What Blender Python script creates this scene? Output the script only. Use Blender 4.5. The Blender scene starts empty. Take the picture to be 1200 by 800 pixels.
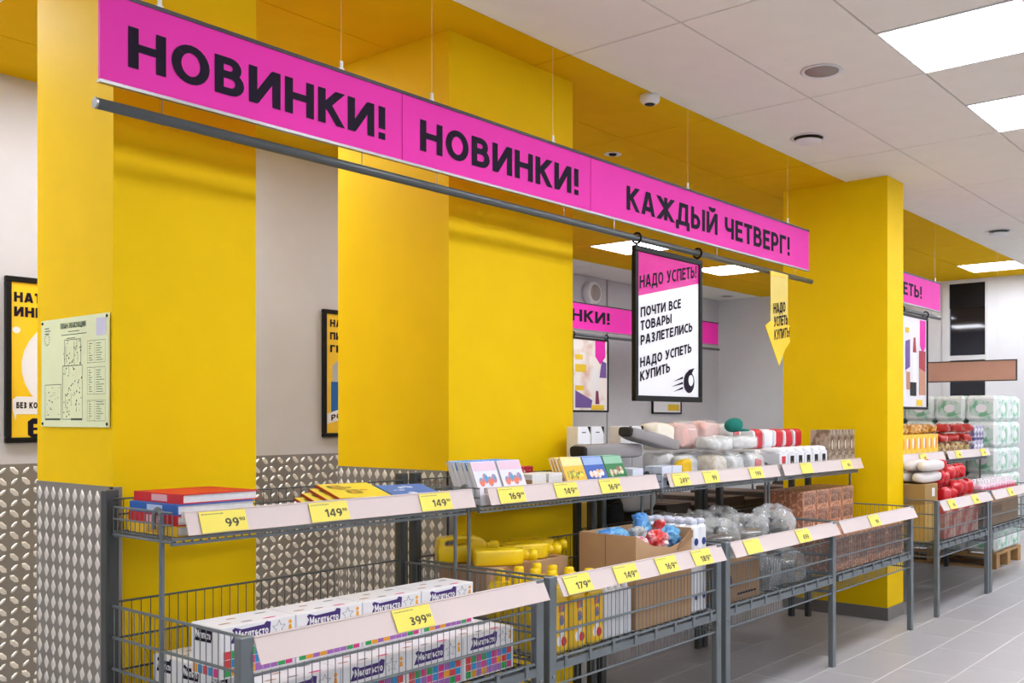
import bpy, bmesh, math, random
from mathutils import Vector, Matrix, Euler, noise
random.seed(7)
S = bpy.context.scene
C = S.collection

# ------------------------------------------------------------------ camera, world, exposure
FPX, CX, CY, CAMH = 1142.0, 722.0, 490.0, 1.37        # in 1200x800 pixels
TH = math.atan2(868.0, 1142.0)
cam = bpy.data.cameras.new('camera')
co = bpy.data.objects.new('camera', cam); C.objects.link(co)
co.location = (0, 0, CAMH)
co.rotation_euler = (math.pi/2, 0, TH - math.pi/2)
cam.sensor_width = 36.0; cam.lens = FPX/1200*36
cam.shift_x = (600-CX)/1200; cam.shift_y = (CY-400)/1200
cam.clip_start = 0.05; cam.clip_end = 100
S.camera = co
w = bpy.data.worlds.new('world'); S.world = w; w.use_nodes = True
w.node_tree.nodes['Background'].inputs[0].default_value = (.9, .95, 1, 1)
w.node_tree.nodes['Background'].inputs[1].default_value = 0.05
vs = S.view_settings
vs.view_transform = 'Standard'; vs.look = 'None'; vs.gamma = 1; vs.use_curve_mapping = False
vs.exposure = 0.16
LAMP = 16.0                                            # radiance of the ceiling light panels

# ------------------------------------------------------------------ materials
def lin(c):
    return tuple(((v/255)/12.92 if v/255 <= .04045 else ((v/255+.055)/1.055)**2.4) for v in c)
_m = {}
def mat(name, rgb, rough=.5, metal=0., var=.04, scale=6., bump=0., bscale=120., alpha=1., rgb2=None, coat=0., kind='noise', spec=.5, thr=None):
    if name in _m: return _m[name]
    m = bpy.data.materials.new(name); m.use_nodes = True
    nt = m.node_tree; b = nt.nodes['Principled BSDF']
    L = nt.links.new
    tc = nt.nodes.new('ShaderNodeTexCoord')
    if kind == 'voronoi':
        n = nt.nodes.new('ShaderNodeTexVoronoi'); fac = n.outputs['Distance']
    else:
        n = nt.nodes.new('ShaderNodeTexNoise'); n.inputs['Detail'].default_value = 3; fac = n.outputs['Fac']
    n.inputs['Scale'].default_value = scale
    L(tc.outputs['Object'], n.inputs['Vector'])
    r = nt.nodes.new('ShaderNodeValToRGB')
    a = lin(rgb)
    if rgb2 is not None:
        c2 = lin(rgb2); lo, hi = thr or (.42, .58)
        r.color_ramp.elements[0].position = lo; r.color_ramp.elements[1].position = hi
        r.color_ramp.elements[0].color = (*a, 1); r.color_ramp.elements[1].color = (*c2, 1)
    else:
        r.color_ramp.elements[0].position = .3; r.color_ramp.elements[1].position = .7
        r.color_ramp.elements[0].color = (*[v*(1-var) for v in a], 1)
        r.color_ramp.elements[1].color = (*[min(1, v*(1+var)) for v in a], 1)
    L(fac, r.inputs['Fac']); L(r.outputs['Color'], b.inputs['Base Color'])
    b.inputs['Roughness'].default_value = rough; b.inputs['Metallic'].default_value = metal
    b.inputs['Specular IOR Level'].default_value = spec
    if coat: b.inputs['Coat Weight'].default_value = coat; b.inputs['Coat Roughness'].default_value = .1
    if alpha < 1: b.inputs['Alpha'].default_value = alpha
    if bump:
        n2 = nt.nodes.new('ShaderNodeTexNoise'); n2.inputs['Scale'].default_value = bscale
        L(tc.outputs['Object'], n2.inputs['Vector'])
        bp = nt.nodes.new('ShaderNodeBump'); bp.inputs['Strength'].default_value = bump; bp.inputs['Distance'].default_value = .01
        L(n2.outputs['Fac'], bp.inputs['Height']); L(bp.outputs['Normal'], b.inputs['Normal'])
    _m[name] = m
    return m
def emit(name, rgb, s):
    m = bpy.data.materials.new(name); m.use_nodes = True; nt = m.node_tree
    b = nt.nodes['Principled BSDF']; b.inputs['Base Color'].default_value = (.8, .8, .8, 1)
    b.inputs['Emission Color'].default_value = (*lin(rgb), 1); b.inputs['Emission Strength'].default_value = s
    return m

YEL = mat('yellow_paint', (242, 201, 0), .6, var=.02, bump=.03, bscale=300, spec=.12)
YELC = mat('yellow_ceiling_tile', (234, 184, 0), .85, spec=.1, var=.03, bump=.05, bscale=400)
WALLG = mat('grey_wall_paint', (203, 202, 205), .7, var=.02, bump=.02, bscale=200)
TILEW = mat('white_ceiling_tile', (245, 241, 232), .9, var=.015, bump=.05, bscale=500)
GRID = mat('ceiling_grid', (196, 188, 180), .6, var=.02)
GRIDY = mat('ceiling_grid_yellow', (186, 138, 0), .7, var=.02)
FLT = mat('floor_tile', (176, 174, 176), .35, var=.06, scale=2.5, bump=.02, bscale=60)
GROUT = mat('floor_grout', (226, 224, 224), .7)
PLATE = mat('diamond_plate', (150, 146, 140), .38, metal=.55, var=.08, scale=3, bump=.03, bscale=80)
LOZ = mat('lozenge_painted_sheen', (236, 233, 226), .3, metal=.45, var=.05, scale=3)  # lighter than the sheet: bright reflections of the raised lozenges put into the colour
MAG = mat('magenta_print', (236, 46, 174), .5, var=.02, spec=.2)
INK = mat('black_ink', (36, 28, 44), .6, var=.02, spec=.08)
BLK = mat('black_plastic', (14, 14, 15), .5, spec=.25)
ALU = mat('aluminium', (150, 150, 150), .35, metal=.8)
POLE = mat('grey_pole', (92, 98, 100), .35, metal=.3)
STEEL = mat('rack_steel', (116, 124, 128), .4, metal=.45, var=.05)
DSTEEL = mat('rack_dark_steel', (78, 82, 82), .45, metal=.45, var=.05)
RAIL = mat('price_rail_plastic', (222, 206, 202), .3, var=.01, coat=1.0)
TAG = mat('yellow_tag', (248, 231, 104), .5, var=.01, spec=.3)
WHITE = mat('white_card', (240, 240, 242), .5, var=.01)
WIRE = mat('clear_hanger', (235, 235, 225), .2)
PLASTIC = mat('clear_wrap', (244, 248, 248), .1, alpha=.22, spec=1.0)
GLASSD = mat('dark_glass', (16, 22, 34), .04, spec=.8, var=.2, scale=1.5)
CARD = mat('cardboard', (186, 150, 112), .8, var=.06, scale=8)
CARDD = mat('cardboard_dark', (150, 118, 84), .8, var=.06, scale=8)
BASE = mat('plinth_grey', (120, 116, 112), .5)

# ------------------------------------------------------------------ mesh builder
class MB:
    def __init__(s): s.v = []; s.f = []; s.mi = []; s.m = 0
    def add(s, vs, fs):
        o = len(s.v); s.v += [tuple(p) for p in vs]
        for f in fs: s.f.append(tuple(i+o for i in f)); s.mi.append(s.m)
        return s
    def box(s, x0, x1, y0, y1, z0, z1):
        return s.add([(x0,y0,z0),(x1,y0,z0),(x1,y1,z0),(x0,y1,z0),(x0,y0,z1),(x1,y0,z1),(x1,y1,z1),(x0,y1,z1)],
              [(0,3,2,1),(4,5,6,7),(0,1,5,4),(1,2,6,5),(2,3,7,6),(3,0,4,7)])
    def cbox(s, x0, x1, y0, y1, z0, z1, c=.004):            # box with chamfered edges
        vs = []; X, Y, Z = (x0, x1), (y0, y1), (z0, z1)
        idx = {}
        for i in (0,1):
            for j in (0,1):
                for k in (0,1):
                    sx, sy, sz = (1,-1)[i]*c, (1,-1)[j]*c, (1,-1)[k]*c
                    for a in range(3):
                        p = [X[i]+sx, Y[j]+sy, Z[k]+sz]; p[a] = (X[i], Y[j], Z[k])[a]
                        idx[(i,j,k,a)] = len(vs); vs.append(p)
        fs = []
        for a in range(3):
            for e in (0,1):
                b, d = (a+1) % 3, (a+2) % 3
                q = []
                for (u, t) in ((0,0),(1,0),(1,1),(0,1)):
                    k = [0,0,0]; k[a] = e; k[b] = u; k[d] = t; q.append(idx[(*k, a)])
                fs.append(tuple(q if e else q[::-1]))
        for a in range(3):                                   # edges parallel to axis a
            b, d = (a+1) % 3, (a+2) % 3
            for u in (0,1):
                for t in (0,1):
                    k0 = [0,0,0]; k0[b] = u; k0[d] = t; k1 = list(k0); k1[a] = 1
                    q = [idx[(*k0,b)], idx[(*k1,b)], idx[(*k1,d)], idx[(*k0,d)]]
                    fs.append(tuple(q if (u == t) == False else q[::-1]))
        for i in (0,1):
            for j in (0,1):
                for k in (0,1):
                    q = [idx[(i,j,k,0)], idx[(i,j,k,1)], idx[(i,j,k,2)]]
                    fs.append(tuple(q if (i+j+k) % 2 == 1 else q[::-1]))
        return s.add(vs, fs)
    def rod(s, p, q, r=.003, n=4, cap=False):
        p, q = Vector(p), Vector(q); d = (q-p).normalized()
        u = d.orthogonal().normalized(); v = d.cross(u)
        vs = []
        for e in (p, q):
            for i in range(n):
                a = 2*math.pi*(i+.5)/n; vs.append(e + u*(r*math.cos(a)) + v*(r*math.sin(a)))
        fs = [(i, (i+1) % n, n+(i+1) % n, n+i) for i in range(n)]
        if cap: fs += [tuple(range(n))[::-1], tuple(range(n, 2*n))]
        return s.add(vs, fs)
    def path(s, pts, r=.003, n=6):
        for a, b in zip(pts, pts[1:]): s.rod(a, b, r, n, True)
        return s
    def prism(s, pts, O, U, V, N, depth):                    # outline in (U,V) at O, thickened along N
        O, U, V, N = Vector(O), Vector(U), Vector(V), Vector(N)
        k = len(pts)
        a = [O+U*x+V*y+N*depth for x, y in pts]; b = [O+U*x+V*y for x, y in pts]
        fs = [tuple(range(k)), tuple(range(k, 2*k))[::-1]] + [(i, k+i, k+(i+1) % k, (i+1) % k) for i in range(k)]
        return s.add(a+b, fs)
    def flat(s, pts, O, U, V):
        O, U, V = Vector(O), Vector(U), Vector(V)
        return s.add([O+U*x+V*y for x, y in pts], [tuple(range(len(pts)))])
    def lathe(s, prof, c=(0,0,0), n=16, A=(0,0,1)):
        A = Vector(A).normalized(); u = A.orthogonal().normalized(); v = A.cross(u); c = Vector(c)
        vs = []
        for r, z in prof:
            for i in range(n):
                a = 2*math.pi*i/n; vs.append(c+A*z+u*(r*math.cos(a))+v*(r*math.sin(a)))
        fs = []
        for j in range(len(prof)-1):
            for i in range(n):
                fs.append((j*n+i, j*n+(i+1) % n, (j+1)*n+(i+1) % n, (j+1)*n+i))
        fs.append(tuple(range(n))[::-1]); k = (len(prof)-1)*n; fs.append(tuple(range(k, k+n)))
        return s.add(vs, fs)
    def blob(s, c, r, e=.5, seed=0, amp=.0, fr=14., nu=22, nv=12, rot=0., ridge=0.):
        def pw(x, p): return math.copysign(abs(x)**p, x)
        vs = []
        cr, sr = math.cos(rot), math.sin(rot)
        for j in range(1, nv):
            t = -math.pi/2 + math.pi*j/nv
            for i in range(nu):
                p = 2*math.pi*i/nu
                x = pw(math.cos(t), e)*pw(math.cos(p), e)*r[0]; y = pw(math.cos(t), e)*pw(math.sin(p), e)*r[1]; z = pw(math.sin(t), e)*r[2]
                vs.append((x, y, z))
        vs += [(0,0,-r[2]), (0,0,r[2])]
        out = []
        for q in vs:
            q = Vector(q)
            if amp:
                d = noise.noise_vector(q*fr + Vector((seed*3.1, seed*1.7, seed)))
                q = q + d*amp
                if ridge:
                    q = q + q.normalized()*(ridge*(.5-1.6*abs(noise.noise(q*fr*1.3+Vector((seed, 2.*seed, -seed))))))
                q.z = max(q.z, -r[2])
            out.append((c[0]+cr*q.x-sr*q.y, c[1]+sr*q.x+cr*q.y, c[2]+q.z))
        fs = []
        for j in range(nv-2):
            for i in range(nu):
                fs.append((j*nu+i, j*nu+(i+1) % nu, (j+1)*nu+(i+1) % nu, (j+1)*nu+i))
        b = (nv-1)*nu
        for i in range(nu):
            fs.append((b, (i+1) % nu, i)); fs.append((b+1, (nv-2)*nu+i, (nv-2)*nu+(i+1) % nu))
        return s.add(out, fs)
    def text(s, string, O, U, V, x0, x1, y0, cap, w=.2, gap=.11):     # fits the line into x0..x1, baseline y0, cap height cap
        P, width = layout(string, w, gap)
        k = (x1-x0)/width
        O, U, V = Vector(O), Vector(U), Vector(V)
        N = U.cross(V).normalized()
        for i, poly in enumerate(P):                         # strokes lie a hair above each other so they never share a plane
            e = N*(.00004*(i % 12))
            s.add([O+U*(x0+x*k)+V*(y0+y*cap)+e for x, y in poly], [tuple(range(len(poly)))])
        return s
    def words(s, string, O, U, V, x0, x1, y0, cap, w=.2, gap=.11):   # one builder per word
        P, width = layout(string, w, gap); k = (x1-x0)/width; out = []; x = 0
        for wd in string.split(' '):
            ww = layout(wd, w, gap)[1]
            out.append(MB().text(wd, O, U, V, x0+x*k, x0+(x+ww)*k, y0, cap, w, gap)); x += ww+gap*2+_gl[w][' '][0]
        return out
    def mesh(s, name, mats, smooth=False):
        me = bpy.data.meshes.new(name); me.from_pydata(s.v, [], s.f)
        for m in (mats if isinstance(mats, (list, tuple)) else [mats]): me.materials.append(m)
        me.polygons.foreach_set('material_index', s.mi)
        if smooth: me.polygons.foreach_set('use_smooth', [True]*len(me.polygons))
        me.update(); return me

# ------------------------------------------------------------------ block lettering made of strokes
def arc(cx, cy, rx, ry, a0, a1, n=8):
    return [(cx+rx*math.cos(math.radians(a0+(a1-a0)*i/n)), cy+ry*math.sin(math.radians(a0+(a1-a0)*i/n))) for i in range(n+1)]
def glyphs(w):
    h = w/2; t = 1-h; g = {}
    def L(x): return [(x, 0), (x, 1)]
    def bowl(x, xr, y0, y1):
        r = (y1-y0)/2; return [(x, y1), (xr-r*.9, y1)] + arc(xr-r*.9, (y0+y1)/2, r*.9, r, 90, -90, 8)[1:] + [(x, y0)]
    g['Н'] = (.74, [L(h), L(.74-h), [(h,.52),(.74-h,.52)]])
    g['О'] = (.80, [arc(.40,.5,.40-h,.5-h,0,360,24)])
    g['0'] = (.62, [arc(.31,.5,.31-h,.5-h,0,360,18)])
    g['В'] = (.66, [L(h), bowl(h,.60-h,.54,t), bowl(h,.66-h,h,.54)])
    g['И'] = (.76, [L(h), L(.76-h), [(h*1.1,.02),(.76-h*1.1,.98)]])
    g['Й'] = (.76, g['И'][1] + [arc(.38,1.24,.15,.13,180,360,6)])
    g['К'] = (.70, [L(h), [(h*1.6,.46),(.70-h,1)], [(h*2.6,.56),(.70-h*.9,0)]])
    g['!'] = (.24, [[(.12,.32),(.12,1)], [(.12,0),(.12,w*1.0)]])
    g['А'] = (.78, [[(h,0),(.39-.03,1)], [(.78-h,0),(.39+.03,1)], [(.2,.27),(.58,.27)]])
    g['Ж'] = (1.06, [L(.53), [(.53,.5),(h,1)], [(.53,.5),(h,0)], [(.53,.5),(1.06-h,1)], [(.53,.5),(1.06-h,0)]])
    g['Д'] = (.84, [[(.2,h),(.3,1)], [(.3-h*.6,t),(.68,t)], [(.68-h*.2,0),(.68-h*.2,1)], [(0,h),(.84,h)], [(h*.8,-.2),(h*.8,w*.6)], [(.84-h*.8,-.2),(.84-h*.8,w*.6)]])
    g['Ы'] = (.92, [L(h), bowl(h,.60-h,h,.58), L(.92-h)])
    g['Ь'] = (.64, [L(h), bowl(h,.64-h,h,.58)])
    g['Ч'] = (.66, [[(h,1),(h,.62)] + arc(h+.16,.62,.16,.2,180,270,4)[1:] + [(.66-h,.44)], L(.66-h)])
    g['Е'] = (.56, [L(h), [(h,t),(.56,t)], [(h,.52),(.51,.52)], [(h,h),(.56,h)]])
    g['Т'] = (.62, [L(.31), [(0,t),(.62,t)]])
    g['Р'] = (.62, [L(h), bowl(h,.62-h,.40,t)]); g['P'] = g['Р']
    g['Г'] = (.54, [L(h), [(h,t),(.54,t)]])
    g['У'] = (.70, [[(h,1),(.37,.36)], [(.70-h,1),(.34,.16),(.2,h),(.06,h)]])
    g['С'] = (.66, [arc(.42,.5,.42-h,.5-h,52,308,14)])
    g['П'] = (.74, [L(h), L(.74-h), [(h,t),(.74-h,t)]])
    g['Л'] = (.74, [[(.02,h),(.12,h),(.22,.3),(.26,t),(.74-h,t)], L(.74-h)])
    g['З'] = (.58, [arc(.26,.76,.30-h,.24-h*.9,150,-90,8) + arc(.26,.27,.32-h,.27-h,90,-150,8)])
    g['Б'] = (.62, [L(h), [(h,t),(.56,t)], bowl(h,.62-h,h,.58)])
    g['Ц'] = (.8, [L(h), L(.68-h), [(h,h),(.8,h)], [(.8-h,-.18),(.8-h,h)]])
    g['Э'] = (.66, [arc(.24,.5,.42-h,.5-h,128,-128,14), [(.2,.5),(.6,.5)]])
    g['М'] = (.88, [L(h), L(.88-h), [(h*1.2,.98),(.44,.2)], [(.88-h*1.2,.98),(.44,.2)]])
    g['O'] = g['О']; g['T'] = g['Т']
    g['R'] = (.64, [L(h), bowl(h,.62-h,.44,t), [(.3,.44),(.58,0)]])
    lo = .72
    g['е'] = (.58, [arc(.29,lo/2,.29-h,lo/2-h,20,-300,14), [(h,lo*.5),(.56,lo*.5)]])
    g['г'] = (.42, [[(h,0),(h,lo)], [(h,lo-h),(.42,lo-h)]])
    g['а'] = (.58, [arc(.27,lo/2,.27-h,lo/2-h,0,360,14), [(.58-h,0),(.58-h,lo)]])
    g['т'] = (.5, [[(.25,0),(.25,lo)], [(0,lo-h),(.5,lo-h)]])
    g['с'] = (.5, [arc(.32,lo/2,.32-h,lo/2-h,50,310,12)])
    g['о'] = (.6, [arc(.3,lo/2,.3-h,lo/2-h,0,360,16)])
    g['1'] = (.36, [L(.36-h), [(0,.72),(.36-h,.96)]])
    g['3'] = g['З']; g['2'] = (.58, [arc(.28,.7,.28-h,.3-h,160,-40,8)+[(h,h),(.58,h)]])
    g['4'] = (.66, [L(.5), [(.46,1),(.06,.3)], [(.02,.28),(.66,.28)]])
    g['5'] = (.58, [[(.54,t),(.14,t),(.11,.55)], arc(.26,.32,.32-h,.32-h,130,-150,10)])
    g['7'] = (.56, [[(0,t),(.5,t)], [(.5,1),(.17,0)]])
    g['9'] = (.62, [arc(.31,.67,.31-h,.33-h,0,360,16), [(.62-h,.66),(.55,.4),(.3,0)]])
    g['6'] = (.62, [arc(.31,.33,.31-h,.33-h,0,360,16), [(h,.34),(.08,.6),(.34,1)]])
    g['8'] = (.62, [arc(.31,.74,.27-h,.26-h*.8,0,360,16), arc(.31,.28,.31-h,.28-h,0,360,16)])
    g[' '] = (.3, [])
    return g
_gl = {}
def thick(pl, w):
    h = w/2; n = len(pl); closed = n > 3 and abs(pl[0][0]-pl[-1][0]) < 1e-6 and abs(pl[0][1]-pl[-1][1]) < 1e-6
    offs = []
    seg = []
    for a, b in zip(pl, pl[1:]):
        d = Vector((b[0]-a[0], b[1]-a[1])); d.normalize(); seg.append(d)
    for i in range(n):
        if closed: d0, d1 = (seg[i-1] if i > 0 else seg[-1]), (seg[i] if i < n-1 else seg[0])
        else: d0, d1 = seg[max(i-1, 0)], seg[min(i, n-2)]
        n0, n1 = Vector((-d0.y, d0.x)), Vector((-d1.y, d1.x))
        m = n0+n1; m.normalize(); k = h/max(.35, m.dot(n1))
        o = m*k
        if not closed and i in (0, n-1):
            d = d1 if i == 0 else d0; y = pl[i][1]
            if (y < .03 or y > .97) and abs(d.y) > .3:        # cut flat at base line / cap line
                o = Vector((math.copysign(h/abs(d.y), n1.x if i == 0 else n0.x), 0))
                if abs(d.x) < .01: o = Vector((math.copysign(h, (n1 if i == 0 else n0).x), 0))
        offs.append(o)
    out = []
    for i in range(n-1):
        a, b, p, q = Vector(pl[i]), Vector(pl[i+1]), offs[i], offs[i+1]
        out.append([tuple(a-p), tuple(b-q), tuple(b+q), tuple(a+p)])
    return out
def layout(string, w, gap):
    if w not in _gl: _gl[w] = glyphs(w)
    x = 0; P = []
    for ch in string:
        gw, pls = _gl[w][ch]
        for pl in pls:
            for q in thick(pl, w): P.append([(x+a, b) for a, b in q])
        x += gw + gap
    return P, x-gap

# ------------------------------------------------------------------ objects
def obj(name, me, parent=None, loc=(0,0,0), rot=(0,0,0), kind=None, label=None):
    o = bpy.data.objects.new(name, me); C.objects.link(o)
    o.location = loc; o.rotation_euler = rot
    if parent is not None: o.parent = parent
    if kind: o['kind'] = kind
    if label: o['label'] = label
    return o
def tag(o, label, cat, group=None):
    o['label'] = label; o['category'] = cat
    if group: o['group'] = group
    return o
def thing(name, label, cat, loc=(0,0,0), rot=(0,0,0), group=None):
    return tag(obj(name, None, None, loc, rot), label, cat, group)
def struct(name, mb, m, parent=None):
    o = obj(name, mb.mesh(name, m), parent)
    if parent is None: o['kind'] = 'structure'
    return o
def make(proto, label, cat, loc, rot=(0,0,0), group=None):
    """proto = (name, [(part, mesh, [(subpart, mesh), ...]), ...]); one part with the thing's own name = a single mesh"""
    name, parts = proto
    if len(parts) == 1 and not parts[0][2]:
        return tag(obj(name, parts[0][1], None, loc, rot), label, cat, group)
    t = thing(name, label, cat, loc, rot, group)
    for pn, me, subs in parts:
        p = obj(pn, me, t)
        if pn in ('top_print', 'printed_lines', 'colour_band', 'print'): p['kind'] = 'stuff'
        for sn, sme in subs: obj(sn, sme, p)
    return t
X_, Y_, Z_ = Vector((1,0,0)), Vector((0,1,0)), Vector((0,0,1))
def rect(mb, x0, x1, y0, y1, O, U, V): return mb.flat([(x0,y0),(x1,y0),(x1,y1),(x0,y1)], O, U, V)

# =================================================================== THE ROOM
CEIL = 3.015
# ---- floor: base with grout colour, single tiles 0.6 x 0.3 where they can be told apart
floor = struct('floor', MB().box(-4.2, 12.0, -16.2, 7.4, -.06, -.0009), GROUT)
tm = MB().cbox(.0025, .5975, .0025, .2975, -.003, .0, .001).mesh('floor_tile', FLT)
big = MB()
for j in range(-28, 17):
    y = 2.30 + .3*j
    if y > 7.1: continue
    for i in range(-8, 20):
        x = .4 + .6*i + (.3 if j % 2 else 0)
        if x > 11.7: continue
        if 0.0 < y < 3.3 and 3.2 < x < 11.6: obj('tile', tm, floor, (x, y, 0))
        elif y > -6 and x > -4: big.box(x+.0025, min(x+.5975, 11.7), y+.0025, y+.2975, -.003, 0)
big.box(-4, 11.7, -16, -5.9, -.003, 0)
o = obj('distant_tiles', big.mesh('distant_tiles', FLT), floor); o['kind'] = 'stuff'

# ---- walls
wb = MB().box(-4.2, 4.7, 5.15, 5.35, 0, 3.1).box(4.5, 4.7, 5.35, 7.3, 0, 3.1)
wall_back = struct('wall_back', wb, WALLG)
wall_far = struct('wall_far', MB().box(4.5, 11.9, 7.1, 7.3, 0, 3.1), WALLG)
wr = MB().box(11.7, 11.9, 3.95, 7.3, 0, 3.1).box(11.7, 11.9, -16.2, 3.46, 0, 3.1).box(11.7, 11.9, 3.46, 3.95, 0, 1.0).box(11.7, 11.9, 3.46, 3.95, 2.97, 3.1)
wall_right = struct('wall_right', wr, mat('white_wall_paint', (226, 228, 232), .6, var=.015))
struct('wall_front', MB().box(-4.2, 11.9, -16.2, -16.0, 0, 3.1), WALLG)
struct('wall_left', MB().box(-4.2, -4.0, -16.2, 5.35, 0, 3.1), WALLG)
struct('trim_1', MB().box(9.15, 9.165, 7.085, 7.1, 0, CEIL), mat('wall_joint', (176, 174, 176), .6))
struct('trim_2', MB().box(3.12, 3.13, 5.14, 5.15, 1.16, CEIL), mat('wall_joint', (176, 174, 176), .6))
# ---- window in the right wall
win = struct('window_1', MB().box(11.72, 11.74, 3.46, 3.95, 1.0, 2.97), GLASSD)
wf = mat('window_frame_white', (222, 224, 226), .4)
for n, b in (('window_frame', (11.68, 11.76, 3.88, 3.96, 1.0, 2.98)), ('window_frame', (11.68, 11.76, 3.44, 3.46, 1.0, 2.98)), ('mullion', (11.68, 11.76, 3.46, 3.88, 2.06, 2.115)),
             ('window_frame', (11.68, 11.76, 3.44, 3.96, .96, 1.02))):
    obj(n, MB().box(*b).mesh(n, wf), win)
obj('blind', MB().box(11.70, 11.715, 3.47, 3.88, 2.68, 2.97).mesh('blind', BLK), win)

# ---- ceiling: backing plus single panels
ceiling = struct('ceiling', MB().box(-4.2, 11.9, -16.2, 2.835, CEIL+.006, CEIL+.1).box(-4.2, 11.9, 6.44, 7.3, CEIL+.006, CEIL+.1), GRID)
obj('yellow_grid', MB().box(-4.2, 11.9, 2.835, 6.44, CEIL+.006, CEIL+.1).mesh('yellow_grid', GRIDY), ceiling)
o = obj('distant_panels', MB().box(-4, 11.7, -16, -5.57, CEIL+.003, CEIL+.007).mesh('distant_panels', TILEW), ceiling); o['kind'] = 'stuff'
lights = []                                             # centres of 0.6 x 0.6 light panels
for k in range(-2, 7): lights.append((4.29+1.2*k, 1.34))
for k in range(-3, 4):
    for j in range(6): lights.append((4.29+2.4*k, -1.66-2.4*j))
lights += [(7.56, 5.54), (9.36, 5.54), (10.89, 3.14), (5.76, 5.54), (.09, 4.34), (1.29, 4.34), (2.49, 4.34), (4.89, 4.34), (-.51, 3.14), (-1.11, 4.34), (-2.31, 3.14)]
lights = [p for p in lights if -3.9 < p[0] < 11.5]
def lit(x0, x1, y0, y1): return [p for p in lights if x0 < p[0] < x1 and y0 < p[1] < y1]
_pan = {}
def panel(x0, x1, y0, y1, m, nm):
    wx, wy = round(x1-x0, 3), round(y1-y0, 3)
    key = (wx, wy, nm)
    g = .0045 if nm != 'yellow_panel' else .003
    if key not in _pan: _pan[key] = MB().cbox(g, wx-g, g, wy-g, 0, .008, .0015).mesh(nm, m)
    obj('ceiling_panel', _pan[key], ceiling, (x0, y0, CEIL))
def cells(xs, ys, m, nm):
    for y0, y1 in zip(ys, ys[1:]):
        for x0, x1 in zip(xs, xs[1:]):
            L = lit(x0, x1, y0, y1)
            if not L: panel(x0, x1, y0, y1, m, nm)
            else:
                cuts = sorted(set([x0, x1] + [v for p in L for v in (round(p[0]-.3, 3), round(p[0]+.3, 3))]))
                cuts = [v for v in cuts if x0-.01 <= v <= x1+.01]
                for a, b in zip(cuts, cuts[1:]):
                    if b-a > .05 and not lit(a, b, y0, y1): panel(a, b, y0, y1, m, nm)
xsw = [3.39+1.2*k for k in range(-6, 7)] + [11.7]
cells(xsw, [2.84-.6*k for k in range(14, -1, -1)], TILEW, 'white_panel')
cells(xsw, [6.44, 7.04, 7.1], TILEW, 'white_panel')
cells(xsw, [2.84, 3.44, 4.04, 4.64], YELC, 'yellow_panel')
xsy = [7.26+1.2*k for k in range(-9, 4)] + [11.7]
xsy = sorted(set([round(v, 3) for v in xsy]))
cells(xsy, [4.64, 5.24, 5.84, 6.44], YELC, 'yellow_panel')
LP = emit('light_panel_glow', (246, 248, 255), LAMP)
fr = MB().box(-.3, .3, -.3, -.29, -.004, .02).box(-.3, .3, .29, .3, -.004, .02).box(-.3, -.29, -.29, .29, -.004, .02).box(.29, .3, -.29, .29, -.004, .02).mesh('frame', WHITE)
df = MB().box(-.29, .29, -.29, .29, .0, .004).mesh('diffuser', LP)
for i, (x, y) in enumerate(lights):
    t = thing('ceiling_light', '', 'ceiling light', (x, y, CEIL), group='square ceiling light panels')
    d = (abs(x-4.29) < .1, abs(x-5.49) < .1)
    if y > 3 and x < 6: t['label'] = 'square light panel hidden in the yellow ceiling behind the columns'
    elif y > 5: t['label'] = 'square light in the yellow ceiling behind the hanging poster, ' + ('nearer the big yellow column' if x < 8 else 'nearer the far corner')
    elif y > 3: t['label'] = 'square light in the yellow ceiling in front of the far window'
    elif abs(y-1.34) < .1 and d[0]: t['label'] = 'largest square light panel in the white ceiling, top right'
    elif abs(y-1.34) < .1 and d[1]: t['label'] = 'second square light panel in the white ceiling at the right edge'
    else: t['label'] = 'square ceiling light panel out of view over the aisle'
    obj('frame', fr, t); obj('diffuser', df, t)

# ---- columns with diamond plate
def plate(name, O, U, V, width, height, parent, style=0, p=.052):
    """sheet with raised lozenges; U, V span the sheet, N = U x V points to the room"""
    O, U, V = Vector(O), Vector(U), Vector(V); N = U.cross(V)
    sh = MB().prism([(0,0),(width,0),(width,height),(0,height)], O, U, V, N, .003)
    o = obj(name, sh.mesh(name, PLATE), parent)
    b = MB()
    nu, nv = int(width/p), int(height/p)
    for i in range(nu+1):
        for j in range(nv+1):
            u, v = (i+.5)*p, (j+.5)*p
            if u > width-.02 or v > height-.02: continue
            if style == 0: a = math.radians(45 if (i+j) % 2 else -45); hl, hw = .027, .0115
            if style == 0 and (i+j) % 2: hl, hw = .021, .007
            if style: a = math.radians(90 if (i+j) % 2 else 84); hl, hw = .024, .0165
            q = .5 if style == 0 else .12
            ca, sa = math.cos(a), math.sin(a)
            out = []
            for (x, y, z) in ((-hl,0,.003),(-hl*q,-hw,.003),(hl*q,-hw,.003),(hl,0,.003),(hl*q,hw,.003),(-hl*q,hw,.003),(-hl*.7,0,.0062),(-hl*q,-hw*.55,.0062),(hl*q,-hw*.55,.0062),(hl*.7,0,.0062),(hl*q,hw*.55,.0062),(-hl*q,hw*.55,.0062)):
                out.append(O+U*(u+ca*x-sa*y)+V*(v+sa*x+ca*y)+N*z)
            b.add(out, [(6,7,8,9,10,11)]+[(i_, (i_+1) % 6, 6+(i_+1) % 6, 6+i_) for i_ in range(6)])
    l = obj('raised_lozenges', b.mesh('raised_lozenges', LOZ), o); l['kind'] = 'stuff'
    return o
colL = tag(obj('yellow_column', MB().box(1.465, 1.958, 3.075, 3.615, 0, CEIL).mesh('yellow_column', YEL)), 'yellow column at the left carrying the evacuation plan', 'column')
plate('plate_cladding', (1.465, 3.615, 0), (0,-1,0), (0,0,1), .54, 1.157, colL, 1)
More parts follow.
